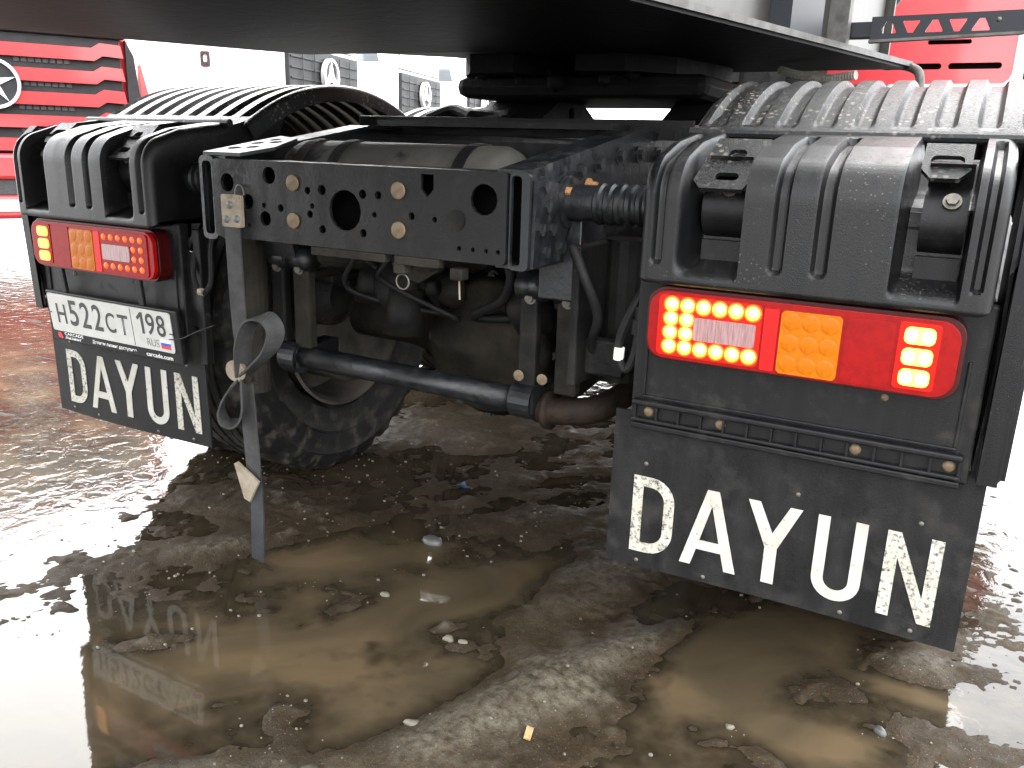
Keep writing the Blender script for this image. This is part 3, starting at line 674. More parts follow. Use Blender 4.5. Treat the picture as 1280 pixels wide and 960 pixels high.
# ---- number plate on its holder
pl = empty('number_plate'); pl.parent = T; pl.location = (-1.170,-.036,.5295); pl.rotation_euler = (.09, 0, 0)
pl['label'] = 'white number plate in black holder'
bm = B(); box(bm, -.008,.545,-.006,.008,-.030,.119,.003); link('holder', bm, M['plastic'], pl)
bm = B(); prism(bm, rrect(0,.52,0,.112,.008), [], XZ, -.0085, -.006); link('plate', bm, M['plate_white'], pl)
def char(s, x, z, w_, h_, m, wt, name='character'): put(name, text_mesh(s, h_, w_, m, wt), (x,-.0092,z), pl)
for s, x, z, w_, h_ in (('H',.033,.026,.042,.058),('5',.090,.024,.040,.076),('2',.143,.024,.040,.076),('2',.196,.024,.040,.076),('C',.250,.026,.041,.058),('T',.304,.026,.043,.058),
                        ('9',.421,.042,.034,.060),('8',.463,.042,.034,.060)):
    char(s, x, z, w_, h_, M['ink'], .012)
bm = B(); prism(bm, [(.401,.042),(.411,.042),(.411,.102),(.402,.102),(.384,.086),(.389,.079),(.401,.089)], [], XZ, -.0092, -.0085); link('character', bm, M['ink'], pl)
char('RUS', .415, .010, .048, .022, M['ink_thin'], -.008)
bm = B(); prism(bm, [(.361,.002),(.363,.002),(.363,.110),(.361,.110)], [], XZ, -.0089, -.0085); link('divider', bm, M['ink'], pl)
for i, m_ in enumerate((M['flag_red'], M['flag_blue'], M['white_print'])):
    bm = B(); prism(bm, [(.470,.009+i*.0085),(.508,.009+i*.0085),(.508,.0173+i*.0085),(.470,.0173+i*.0085)], [], XZ, -.0091, -.0085); link('flag_stripe', bm, m_, pl)
def slog(s, x, z, w_, h_, wt=.01): put('slogan', text_mesh(s, h_, w_, M['white_print'], wt), (x,-.0066,z), pl)
slog('CARCADE', .045, -.012, .085, .009); slog('лизинг', .045, -.023, .075, .007); slog('Делаем лизинг доступнее', .170, -.022, .19, .013); slog('carcade.com', .40, -.022, .105, .012)
bm = B(); prism(bm, circ(.022,-.014,.010,6), [], XZ, -.0068, -.006); prism(bm, circ(.030,-.019,.006,6), [], XZ, -.0071, -.0066); link('emblem', bm, M['flag_red'], pl)
for x in (-.004, .512):
    bm = B(); tube(bm, [(x,-.010,.055),(x+.012,-.010,.055)], .002, 6); link('plate_screw', bm, M['ink'], pl)
# bracket bars the holder hangs from
for x in (.07, .40):
    bm = B(); box(bm, x,x+.02,-.004,.006,.119,.20,.002); link('holder_bracket', bm, M['plastic'], pl)

# ---- wheels
def make_wheel(xc, cy, sx, tag_):
    """dual wheel tyre of half width .14 centred on xc; sx = outward side"""
    r0, hw = .522, .142
    prof = [(-hw*.72,.29),(-hw*.80,.300),(-hw*.86,.306),(-hw*.85,.314),(-hw*.95,.350),(-hw*.985,.378),(-hw*1.005,.381),(-hw*1.005,.387),(-hw*.99,.390),(-hw*1.02,.425),(-hw*1.0,.455),(-hw*1.01,.458),(-hw*.97,.470),(-hw*.90,.497),(-hw*.84,.512),(-hw*.76,r0)]
    tr = []
    for g_ in (-.45,-.15,.15,.45): tr += [(hw*(g_-.05),r0),(hw*(g_-.045),r0-.014),(hw*(g_+.045),r0-.014),(hw*(g_+.05),r0)]
    prof = prof+tr+[(-x,r) for x, r in reversed(prof)]; n = 150
    def mod(i, j):
        q = prof[j][1]
        if q >= .495 and (i % 5) in (0,1) and abs(prof[j][0]) > hw*.5: return .972
        return 1.0
    root = empty('wheel'); root.parent = T
    bm = B(); lathe_x(bm, [(xc+x, r) for x, r in prof], cy, .515, n, mod); ty = link('tyre', bm, M['tyre'], root); smooth_by_angle(ty, 35)
    bm = B(); s = sx
    lathe_x(bm, [(xc-.135*s,.292),(xc-.14*s,.283),(xc-.12*s,.268),(xc+.02*s,.262),(xc+.05*s,.20),(xc+.05*s,.11)], cy, .515, 48); rm = link('rim', bm, M['rim'], root); smooth_by_angle(rm, 40)
    return root
for cy in YA:
    for sx in (1,-1):
        make_wheel(.765*sx, cy, sx, ''); make_wheel(1.09*sx, cy, -sx, '')
# axles with differential bowl, brake drums and chambers
for cy in YA:
    ax = empty('drive_axle'); ax.parent = T
    bm = B(); lathe_x(bm, [(-.62,.075),(-.34,.08),(-.25,.10),(-.20,.15),(-.12,.20),(-.02,.225),(.08,.225),(.17,.20),(.24,.15),(.29,.10),(.38,.08),(.62,.075)], cy, .55, 40)
    link('axle_housing', bm, M['axle'], ax, True)
    bm = B(); tube(bm, [(.03,cy-.17,.55),(.03,cy-.22,.55),(.03,cy-.245,.55),(.03,cy-.25,.55)], [.205,.175,.10,.02], 32); dc = link('axle_cover', bm, M['axle'], ax, True)
    for k in range(12):
        a = k*PI/6; put('bolt', bolt_dark, (.03+.195*math.cos(a), cy-.172, .55+.195*math.sin(a)), dc, (0,0,0), .9)
    put('filler_plug', plug, (.05, cy-.236, .50), dc, (0,0,0), .7)
    for sx in (1,-1):
        bm = B(); lathe_x(bm, [(.56*sx,.0),(.56*sx,.19),(.60*sx,.205),(.80*sx,.205)], cy, .515, 36); link('brake_drum', bm, M['rim'], ax)
        bm = B(); tube(bm, [(.40*sx,cy-.30,.66),(.43*sx,cy-.30,.66),(.44*sx,cy-.30,.66),(.56*sx,cy-.28,.64)], [.05,.085,.09,.08], 20); link('brake_chamber', bm, M['grease'], ax)
        bm = B()
        for q_ in range(4): box(bm, .40*sx-.045,.40*sx+.045,cy-.46+q_*.07,cy+.50-q_*.07,.735-q_*.022,.755-q_*.022,.004)
        link('leaf_spring', bm, M['grease'], ax)
# lower carriage: dark differential neck and V rods
bm = B(); tube(bm, curve_pts([(-.30,.30,.72),(-.20,.36,.70),(-.05,.45,.70)], 16), .06, 16); tube(bm, [(-.12,.26,.60),(-.12,.27,.72)], [.05,.05], 16); link('torque_rod_joint', bm, M['grease'], T, True)
for sx in (1,-1):
    bm = B(); tube(bm, [(.36*sx,.18,.80),(.05*sx,.62,.74)], .032, 14); link('torque_rod', bm, M['dusty'], T)
bm = B(); tube(bm, [(-.30,1.2,.62),(.05,.85,.60)], .055, 16); link('drive_shaft', bm, M['grease'], T)
bm = B(); box(bm, -.36,.36,.95,1.05,.70,.86,.01); link('middle_crossmember', bm, M['grease'], T)
# stabiliser bar with hangers
sb = empty('stabiliser_bar'); sb.parent = T
bm = B(); tube(bm, [(-.40,.15,.525),(.295,.15,.517)], .030, 20); link('bar_tube', bm, M['frame_wet'], sb, True)
for x in (-.405, .31):
    bm = B(); tube(bm, [(x-.028,.15,.52),(x+.028,.15,.52)], .044, 20); box(bm, x-.03,x+.03,.12,.30,.49,.55,.006); link('bar_clamp', bm, M['frame_wet'], sb)
bm = B(); tube(bm, curve_pts([(.33,.17,.495),(.40,.18,.498),(.47,.22,.51),(.50,.36,.53)], 20), .032, 14); tube(bm, [(.355,.17,.497),(.368,.17,.498)], .046, 18); link('bar_end', bm, M['rust'], sb, True)
for x in (.305, .365): put('bolt', plug, (x,.118,.585), sb, (0,0,0), .75)
for x0, m_ in ((-.470,'grease'),(-.392,'dusty'),(.292,'grease'),(.385,'dusty')):
    bm = B(); box(bm, x0,x0+(.055 if m_ == 'dusty' else .045),.135,.165,.55,.80,.006); hb = link('hanger_link', bm, M[m_], sb)
    bm = B(); tube(bm, [(x0-.005,.15,.79),(x0+.06,.15,.79)], .034, 18); link('hanger_bush', bm, M['frame_wet'], hb, True)
    put('bolt', bolt_hex, (x0+.028,.134,.765), hb, (0,0,0), 1.1)
bm = B(); prism(bm, [(.12,.862),(.20,.862),(.20,.80),(.17,.77),(.12,.77),(.09,.80)], [], YZ, .37, .432); box(bm, .375,.47,.06,.075,.78,.95,.004); link('hanger_bracket', bm, M['frame_wet'], sb)
bm = B(); prism(bm, [(.10,.862),(.22,.862),(.20,.78),(.12,.78)], [], YZ, -.47, -.36); link('hanger_bracket', bm, M['frame_wet'], sb)

rs_ = random.Random(5)
for k in range(5):
    x = -.30+.12*k+rs_.uniform(-.02,.02); y = .22+rs_.uniform(-.06,.12)
    bm = B(); tube(bm, curve_pts([(x,y,.86),(x+rs_.uniform(-.05,.05),y-.03,.80),(x+rs_.uniform(-.12,.12),y,.72+rs_.uniform(-.04,.04)),(x+rs_.uniform(-.2,.2),y+.10,.66),(x+rs_.uniform(-.2,.2),y+.22,.68)], 28), rs_.choice((.007,.009,.012)), 8); link('brake_hose', bm, M['cable'], T, True)
for x in (-.22, .18):
    bm = B(); tube(bm, [(x,.30,.70),(x+.03,.30,.71),(x+.035,.30,.71),(x+.12,.31,.72)], [.03,.075,.08,.07], 20); tube(bm, [(x+.12,.31,.72),(x+.17,.31,.725)], .022, 10); link('brake_chamber', bm, M['grease'], T, True)
bm = B(); prism(bm, [(-.17,.84),(.02,.84),(.0,.78),(-.06,.745),(-.13,.76)], [circ(-.09,.80,.022,14)], XZ, .24, .262); link('rod_bracket', bm, M['dusty'], T)
bm = B(); box(bm, .455,.475,.05,.20,.60,.90,.006); box(bm, .47,.56,.10,.13,.62,.70,.006); link('spring_hanger', bm, M['grease'], T)
bm = B(); tube(bm, curve_pts([(.46,.04,.90),(.50,.02,.84),(.52,.05,.76),(.49,.10,.68),(.53,.16,.62)], 24), .010, 8); link('air_line', bm, M['cable'], T, True)
bm = B(); tube(bm, [(.50,.25,.58),(.50,.25,.90)], [.05,.05], 16); tube(bm, [(.50,.25,.62),(.50,.25,.66)], [.062,.062], 16); link('shock_absorber', bm, M['grease'], T)
# ---- shock, air bag shapes and inner panels in the dark beside the left wheel
bm = B(); tube(bm, [(-.50,.10,.42),(-.50,.10,.86)], [.035,.042], 16); box(bm, -.545,-.455,.07,.13,.82,.90,.008); link('shock_absorber', bm, M['dusty'], T)
bm = B(); box(bm, -.60,-.575,-.005,.02,.50,.86,.003); box(bm, -.64,-.58,0,.012,.60,.80,.003); link('inner_stay', bm, M['plastic'], T)
bm = B(); tube(bm, curve_pts([(-.60,.0,.80),(-.585,-.02,.74),(-.56,-.02,.70),(-.535,-.01,.73),(-.53,.0,.84),(-.50,.05,.95)], 36), .007, 8); wl = link('wiring', bm, M['cable'], T)
bm = B(); tube(bm, [(-.566,-.021,.704),(-.552,-.021,.703)], .010, 8); link('cable_tie', bm, M['tan_metal'], wl)
bm = B(); tube(bm, curve_pts([(-.68,-.045,.565),(-.62,-.05,.575),(-.56,-.05,.60),(-.50,-.04,.625)], 16), .002, 6); link('loose_wire', bm, M['cable'], T)
bm = B(); tube(bm, curve_pts([(.640,.02,.86),(.615,.0,.80),(.592,.0,.74),(.590,.0,.70),(.605,.0,.672),(.622,.0,.70),(.628,.0,.76),(.625,.0,.80)], 42), .0085, 8)
wr = link('wiring', bm, M['cable'], T); bm = B(); tube(bm, [(.591,.0,.715),(.590,.0,.690)], .0105, 10); link('tape_band', bm, M['white_tape'], wr)
bm = B(); tube(bm, [(.626,.0,.745),(.627,.0,.775)], .0125, 10); link('connector', bm, M['cable'], wr)

# ---- red cab
cb = empty('cab'); cb.parent = T
def slot(x, z, w_=.14, h_=.016): return rrect(x-w_/2, x+w_/2, z-h_/2, z+h_/2, h_*.49, 4)
bm = B(); prism(bm, rrect(-1.20,1.20,1.46,3.4,.05), [slot(.90,1.66,.2,.022), slot(.76,1.545,.24,.03), slot(1.03,1.545,.24,.03), slot(.2,1.60,.2,.022), slot(-.4,1.6,.2,.022)], XZ, 3.50, 3.53); link('rear_wall', bm, M['cab_red'], cb)
bm = B(); box(bm, -1.19,1.19,3.56,5.3,1.47,3.3,.06); link('body', bm, M['cab_red'], cb)
bm = B(); box(bm, -1.15,1.15,3.535,3.555,1.48,3.3); link('slot_shade_sheet', bm, M['hole'], cb)  # dark sheet added behind the slots as their shade
bm = B(); box(bm, -1.16,.34,3.20,3.46,1.42,2.6,.03)
for k in range(6): box(bm, -1.10+k*.24,-1.02+k*.24,3.17,3.20,1.45,2.55,.004)
link('equipment_rack', bm, M['grease'], cb)
bm = B(); tube(bm, [(1.215,3.49,1.46),(1.215,3.49,3.4)], .016, 10); link('edge_post', bm, M['cab_white'], cb)
bm = B(); box(bm, 1.26,1.48,3.6,3.9,1.70,3.0,.02); ai = link('air_intake', bm, M['navy'], cb)
bm = B(); box(bm, 1.25,1.56,3.66,4.1,1.20,1.68,.03); link('side_fairing', bm, M['cab_red'], cb)
for z in (1.45,1.53,1.60):
    bm = B(); box(bm, 1.26,1.54,3.60,3.655,z,z+.028,.004); link('step_bar', bm, M['grille_dark'], cb)
bm = B(); tube(bm, [(1.262,3.42,1.49),(1.262,3.42,1.545)], .018, 10); link('coupling_cap', bm, M['blue_plastic'], cb)
bm = B(); box(bm, -.34,.34,2.7,3.5,.50,1.02,.06); box(bm, -.5,.5,3.5,5.0,.50,1.40,.05); link('gearbox_blocker', bm, M['grease'], T)  # gearbox and engine bulk, enlarged to block light from the front
for sx in (1,-1):
    bm = B(); a, b = sorted((.50*sx, 1.18*sx)); box(bm, a, b, 2.78,3.95,.42,1.02,.07,3); link('fuel_tank_blocker', bm, M['grease'], T)  # tanks added to keep light from coming through under the truck
for sx in (1,-1):
    bm = B(); lathe_x(bm, [(.86*sx,.25),(.85*sx,.45),(.88*sx,.50),(.93*sx,.52),(1.10*sx,.52),(1.15*sx,.50),(1.18*sx,.42),(1.16*sx,.28),(1.10*sx,.1)], 4.9, .515, 48); fwh = link('front_wheel', bm, M['tread'], T, True)

# ================================================================== SEMI-TRAILER (gooseneck over the truck)
TR = empty('semi_trailer', (-.2,.6,0), 0, 'black trailer gooseneck with scuffed steel edges above the truck frame', 'trailer')
TR.location = (0,0,0)
A0, A1 = Vector((-1.142,-.106)), Vector((-.742,.615)); D0, D1 = Vector((.595,.097)), Vector((.914,1.371)); TZ = 1.36
dl = (A0-A1).normalized(); dr = (D0-D1).normalized()
LB = A1+dl*5.2; RB = D1+dr*5.6
outl = [tuple(LB), tuple(A1), (-.397,.927), (-.249,1.301), (.413,1.423), tuple(D1), tuple(RB)]
bm = B(); prism(bm, outl, [], XY, 1.3600, 1.3660); link('rubbing_plate', bm, M['trailer_plate'], TR)
nr_ = Vector((-dr.y, dr.x)); nl_ = Vector((dl.y, -dl.x))
# black under-structure
Bc = A1+dl*.05+Vector((.05,0))
bm = B(); prism(bm, [tuple(LB+Vector((.002,0))), tuple(A1+Vector((.002,-.005))), (-.066,.675), (-.02,1.30), (.413,1.395), tuple(D1+Vector((.001,-.008))), tuple(RB+Vector((.001,0)))], [], XY, 1.345, 1.3595); link('floor_pan', bm, M['trailer_black'], TR)
# side beams: flange and web
def strip_poly(p, q, off0, off1, nrm): return [tuple(p+nrm*off0), tuple(q+nrm*off0), tuple(q+nrm*off1), tuple(p+nrm*off1)]
inR = Vector((-1,0)); 
bm = B(); prism(bm, strip_poly(D1+Vector((.012,.0)), RB+Vector((.012,0)), 0, .009, inR), [], XY, 1.3520, 1.3665); link('side_flange', bm, M['flange'], TR)
bm = B(); prism(bm, strip_poly(A1, LB, -.012, .0, Vector((1,0))), [], XY, 1.3520, 1.3665); link('side_flange', bm, M['flange'], TR)
bm = B(); prism(bm, strip_poly(D1+dr*.10, RB, .05, .062, inR), [], XY, 1.3665, 1.95); web = link('side_web', bm, M['trailer_side'], TR)
bm = B(); prism(bm, strip_poly(A1+dl*.10, LB, .05, .062, Vector((1,0))), [], XY, 1.3665, 1.95); link('side_web', bm, M['trailer_side'], TR)
q = D1+dr*.62
bm = B(); prism(bm, strip_poly(q, q+dr*.17, .0, .0495, inR), [], XY, 1.3670, 1.95); link('web_stiffener', bm, M['navy'], web)
q = D1+dr*.45
bm = B(); prism(bm, strip_poly(q, q+dr*.02, .0, .0495, inR), [], XY, 1.3670, 1.95); link('web_stiffener', bm, M['flange'], web)
bm = B(); prism(bm, [tuple(D1+Vector((-.05,-.06))), (.413,1.36), (-.20,1.26), (-.20,1.24), (.413,1.34), tuple(D1+Vector((-.05,-.08)))], [], XY, 1.3800, 1.95); link('front_web', bm, M['trailer_side'], TR)
bm = B(); prism(bm, outl, [], XY, 1.95, 1.975); link('top_deck', bm, M['trailer_black'], TR)
ctr = (A1+D1)*.5; db = (dl+dr).normalized(); pn = Vector((-db.y, db.x))
c0 = ctr+db*.55; c1_ = ctr+db*9.5
bm = B(); prism(bm, [tuple(c0+pn*1.0), tuple(c0-pn*1.0), tuple(c0+db*.9-pn*1.27), tuple(c1_-pn*1.27), tuple(c1_+pn*1.27), tuple(c0+db*.9+pn*1.27)], [], XY, 1.98, 3.75); link('sky_blocker_body', bm, M['trailer_side'], TR)  # unseen tall body, added to block sky over and behind the camera
bm = B(); prism(bm, [tuple(c0+db*4.2-pn*1.2), tuple(c1_-pn*1.2), tuple(c1_+pn*1.2), tuple(c0+db*4.2+pn*1.2)], [], XY, 1.05, 1.975); link('rear_chassis', bm, M['trailer_black'], TR)
# perforated bracket bar in front of the cab
def pbp(u, v, d): return (.3284+u*.72, .944+d, .3055+v*.72)      # bar stands at y = .94, just above the flange; drawn at 1/.72 size
def tri(cx, s, up):
    z0, z1 = (1.512, 1.552) if up else (1.552, 1.512)
    b_ = .006*(1 if up else -1)
    return [(cx-s,z0),(cx+s,z0),(cx+s,z0+b_),(cx+.008,z1),(cx-.008,z1),(cx-s,z0+b_)]
ho = [tri(.785,.026,True), tri(.858,.026,False), tri(.932,.026,True), tri(1.003,.026,False), tri(1.075,.026,True)]
bm = B(); prism(bm, [(.728,1.490),(1.345,1.508),(1.345,1.575),(.728,1.568)], ho, pbp, 0, .008); pb = link('perforated_bar', bm, M['navy'], TR)
bm = B(); prism(bm, [(.728,1.480),(1.345,1.500),(1.345,1.508),(.728,1.489)], [], pbp, -.02, .008); link('bar_lip', bm, M['flange'], pb)
bm = B(); box(bm, .745,.88,.953,.98,1.385,1.425,.003); link('bar_bracket', bm, M['navy'], pb)
for x in (1.125, 1.205, 1.3): put('rivet', rivet, pbp(x,1.545,0), pb, (0,0,0), 1.3)
bm = B(); tube(bm, curve_pts([(0.674,1.371,1.665),(0.709,1.353,1.586),(0.761,1.345,1.538),(0.831,1.353,1.552),(0.866,1.371,1.639)], 20), .045, 14); link('drooping_hose', bm, M['bluegrey'], TR, True)
bm = B(); tube(bm, curve_pts([(0.848,1.397,1.358),(0.901,1.380,1.356),(0.944,1.353,1.338),(0.957,1.336,1.299),(0.957,1.327,1.238)], 20), .013, 10); link('bent_rod', bm, M['flange'], TR, True)
bm = B()
tube(bm, [(.588+.226*t, 1.154-.087*t, 1.330-.022*t-.017*math.sin(t*3)) for t in np.linspace(0,1,60)], [.010+.003*(i%2) for i in range(60)], 8); link('ribbed_air_hose', bm, M['hose'], TR)

# ================================================================== HANGING STRAP
ST = empty('hanging_strap', (-.31,-.13,.05), 0, 'grey rubber strap with tan clips hanging from the left rail end', 'strap'); st_o = Vector((-.31,-.13,.05))
def loc(p): return tuple(Vector(p)-st_o)
def band(bm, pts, wdt, thk=.004, axis_=Vector((1,0,0)), ws=None):
    """ribbon through pts; width along axis_, thickness across."""
    pts = [Vector(p) for p in pts]; rows = []
    for i, p in enumerate(pts):
        t = (pts[min(i+1,len(pts)-1)]-pts[max(i-1,0)]).normalized(); a = axis_[i] if isinstance(axis_, list) else axis_
        a = (a-t*a.dot(t)).normalized(); nn = t.cross(a); w2 = (ws[i] if ws else wdt)/2
        rows.append([bm.verts.new(loc(p+a*s1*w2+nn*s2*thk/2)) for s1, s2 in ((-1,-1),(1,-1),(1,1),(-1,1))])
    for a, b in zip(rows, rows[1:]):
        for k in range(4): bm.faces.new([a[k], a[(k+1)%4], b[(k+1)%4], b[k]])
    bm.faces.new(rows[0]); bm.faces.new(rows[-1][::-1])
bm = B(); band(bm, curve_pts([(-.322,-.124,.90),(-.316,-.128,.72),(-.308,-.128,.58),(-.304,-.126,.45),(-.297,-.126,.30)], 30), .047); link('upper_band', bm, M['strap'], ST)
bm = B(); band(bm, curve_pts([(-.297,-.126,.31),(-.290,-.128,.22),(-.296,-.127,.12),(-.304,-.122,.052)], 20), .042); link('lower_band', bm, M['strap_wet'], ST)
AXL = Vector((.35,1,0)).normalized()
bm = B(); band(bm, curve_pts([(-.300,-.138,.545),(-.285,-.15,.62),(-.250,-.155,.685),(-.205,-.155,.702),(-.180,-.15,.675),(-.195,-.15,.63),(-.245,-.145,.585),(-.295,-.137,.55)], 48), .042, .005, Vector((.50,1,.30)).normalized()); link('upper_loop', bm, M['strap'], ST)
bm = B(); band(bm, curve_pts([(-.312,-.140,.54),(-.345,-.15,.50),(-.365,-.155,.455),(-.350,-.155,.425),(-.315,-.15,.43),(-.296,-.145,.47),(-.298,-.140,.54)], 42), .042, .005, Vector((-.50,1,.25)).normalized()); link('lower_loop', bm, M['strap'], ST)
bm = B(); prism(bm, [loc((u,0,v))[0::2] for u, v in rrect(-.350,-.287,.893,.966,.005,3)], [], XZ, .002, .010); mp_ = link('mounting_plate', bm, M['tan_metal'], ST)
for x, z in ((-.322,.943),(-.336,.910),(-.303,.912)): put('stud', round_mesh('stud', M['blue_steel'], .009, .006), tuple(Vector(loc((x,0,z)))*1+Vector((0,-.128,0))), mp_)
for o_ in mp_.children: o_.location.y = .002
bm = B(); tube(bm, [loc((-.300+.014*math.cos(a), -.118, .966+.022*math.sin(a))) for a in np.linspace(0, PI, 14)], .002, 6); link('wire_hook', bm, M['steel'], ST)
bm = B(); prism(bm, [(x+.003, z) for x, z in circ(-.006,.508,.026,22,.031)], [], XZ, -.022, -.012); cl = link('round_clip', bm, M['tan_metal'], ST)
bm = B(); prism(bm, circ(.028,.498,.018,16), [], XZ, -.018, -.009); tube(bm, [(.03,-.013,.487),(.062,-.013,.486)], .004, 8); link('clip_pin', bm, M['rust'], cl)
bm = B(); prism(bm, [(-.040,.262),(-.030,.268),(.030,.235),(.040,.230),(.036,.222),(.006,.17),(-.012,.175)], [], XZ, -.010, -.003); tc_ = link('folded_clip', bm, M['tan_metal'], ST)
bm = B(); prism(bm, [(.018,.246),(.052,.238),(.044,.222),(.018,.206)], [], XZ, .006, .012); link('clip_back', bm, M['rust'], tc_)

# ================================================================== PARKED TRUCKS IN THE BACKGROUND
def star(bm, cx, cz, r, n, y0, y1, inner):
    p = []
    for i in range(n*2):
        a = PI/2+i*PI/n; rr = r if i % 2 == 0 else inner; p.append((cx+rr*math.cos(a), cz+rr*math.sin(a)))
    prism(bm, p, [], XZ, y0, y1)
def parked_truck(name, label, loc_, rz, body, red):
    """cab-over truck, front face at local y=0 facing -y, wheels on the ground"""
    r = empty(name, loc_, rz, label, 'truck', None if red else 'white trucks parked in a row')
    L_ = 2.2 if red else 3.3
    bm = B(); box(bm, -1.24,1.24,.06,L_,.95,2.95,.09,3); bd = link('cab_body', bm, body, r); smooth_by_angle(bd, 40)
    bm = B(); box(bm, -1.10,1.10,.035,.065,2.11 if red else 2.30,2.8,.02); link('windscreen', bm, M['glass'], r)
    if red:
        bm = B(); box(bm, -1.14,1.14,.0,.059,.88,2.00,.01); link('grille_backing', bm, M['grille_grey'], r)
        for i, z in enumerate((1.80,1.58,1.36,1.14,.92)):
            o_ = [(-1.17,z+.02),(-.98,z+.03),(-.90,z-.02),(.90,z-.02),(.98,z+.03),(1.17,z+.02),(1.15,z+.14),(.96,z+.15),(.88,z+.10),(-.88,z+.10),(-.96,z+.15),(-1.15,z+.14)]
            bm = B(); prism(bm, o_, [], XZ, -.05, -.0005); link('grille_slat', bm, body, r)
            if i:
                for s in (-1,1):
                    bm = B()
                    for k in range(8): x = s*(.22+k*.062); box(bm, x-.024,x+.024,-.012,-.0005,z+.155,z+.20)
                    link('mesh_panel', bm, M['grille_dark'], r)
        bm = B(); prism(bm, circ(0,1.52,.235,36), [circ(0,1.52,.205,36)], XZ, -.085, -.052); em = link('badge_ring', bm, M['chrome'], r)
        bm = B(); prism(bm, circ(0,1.52,.206,36), [], XZ, -.060, -.051); link('badge_disc', bm, M['grille_grey'], em)
        bm = B(); star(bm, 0, 1.52, .205, 5, -.075, -.0605, .055); link('badge_star', bm, M['chrome'], em)
        for s in (-1,1):
            bm = B(); prism(bm, [(1.18*s,1.0),(1.32*s,1.25),(1.27*s,1.85),(1.20*s,2.0)], [], XZ, -.02, .10); link('corner_duct', bm, M['grille_grey'], r)
            bm = B(); prism(bm, [(1.27*s,1.02),(1.42*s,1.3),(1.33*s,1.78),(1.30*s,1.3)], [], XZ, .0, .25); link('air_deflector', bm, body, r)
            bm = B(); tube(bm, [(.35*s,.02,2.16),(1.0*s,.0,2.10)], .014, 8); box(bm, s*1.0-.05,s*1.0+.05,-.03,.03,2.08,2.13,.01); link('wiper', bm, M['grille_dark'], r)
        bm = B(); box(bm, -1.2,1.2,-.05,.06,2.00,2.10,.02); link('wiper_panel', bm, M['grille_grey'], r)
        bm = B(); box(bm, -1.24,1.24,-.10,.25,.62,.87,.04); link('upper_bumper', bm, body, r)
        bm = B(); box(bm, -1.15,1.15,-.06,.20,.47,.62,.01); link('bumper_mesh', bm, M['grille_dark'], r)
        bm = B(); box(bm, -1.24,1.24,-.10,.25,.24,.47,.04); link('lower_bumper', bm, body, r)
        bm = B(); box(bm, -.27,.27,-.112,-.10,.315,.43,.003); pp = link('number_plate', bm, M['plate_white'], r)
        put('character', text_mesh('64', .05, .07, M['ink'], .01), (.19,-.1135,.345), pp)
    else:
        bm = B(); box(bm, -1.10,1.10,.0,.059,1.32,2.25,.015); link('grille_panel', bm, M['grille_grey'], r)
        for z in (1.45,1.58,1.71,1.84,1.97,2.10):
            bm = B(); box(bm, -1.06,1.06,-.018,-.0005,z,z+.02,.003); link('grille_slat', bm, M['grille_grey'], r)
        for x in (-.75,-.4,.4,.75):
            bm = B(); box(bm, x-.008,x+.008,-.026,-.019,1.40,2.2); link('grille_bar', bm, M['grille_grey'], r)
        bm = B(); prism(bm, circ(0,1.93,.24,36), [circ(0,1.93,.205,36)], XZ, -.09, -.028); em = link('badge_ring', bm, M['chrome'], r)
        bm = B(); prism(bm, circ(0,1.93,.206,36), [], XZ, -.055, -.027); link('badge_disc', bm, M['grille_dark'], em)
        bm = B(); star(bm, 0, 1.93, .205, 3, -.085, -.056, .065); link('badge_star', bm, M['chrome'], em)
        bm = B(); box(bm, -1.24,1.24,-.10,.30,.40,.92,.05); link('bumper', bm, body, r)
        for s in (-1,1):
            bm = B(); box(bm, s*.95-.2,s*.95+.2,-.115,-.10,.60,.78,.01); link('headlight', bm, M['head_lamp'], r)
            bm = B(); prism(bm, rrect(1.02,1.14,1.95,2.13,.02), [rrect(1.045,1.115,2.0,2.10,.02)], lambda u, v, d: (d*s, u, v), 1.2402, 1.265); link('door_handle', bm, M['grille_dark'], r)
            bm = B(); prism(bm, [(.35,2.40),(1.3,2.40),(1.3,2.8),(.45,2.8)], [], lambda u, v, d: (d*s, u, v), 1.2402, 1.25); link('side_window', bm, M['glass'], r)
    for s in (-1,1):
        bm = B(); lathe_x(bm, [(.92*s,.28),(.90*s,.44),(.94*s,.50),(1.14*s,.50),(1.19*s,.44),(1.18*s,.30),(1.10*s,.24),(1.08*s,.05)], 1.25, .50, 36); link('wheel', bm, M['tread'], r, True)
    bm = B(); box(bm, -.45,.45,.3,L_+.4,.6,.95,.02); link('chassis', bm, M['grille_dark'], r)
    return r
p = Vector((-7.317, 3.503)); parked_truck('parked_red_truck', 'red truck front with slatted grille and star badge at the left edge', (p.x, p.y, 0), .5055+.52, M['cab_red_bg'], True)
FACE = math.radians(16)
fv = Vector((math.cos(FACE), math.sin(FACE))); lv = Vector((-math.sin(FACE), math.cos(FACE)))
c1 = Vector((-6.74, 6.83))
for k, (lab, sp) in enumerate((('nearest white truck beside the red truck showing its plain side with black handle',0.),
                             ('second white truck in the row, its grille badge half hidden by the first',4.1),
                             ('third white truck in the row, seen just left of the fifth wheel',8.4),
                             ('farthest white truck of the row, mostly hidden behind the fifth wheel',12.6))):
    cc = c1+lv*(sp+1.24); parked_truck('parked_white_truck', lab, (cc.x, cc.y, 0), FACE+PI/2, M['cab_white'], False)

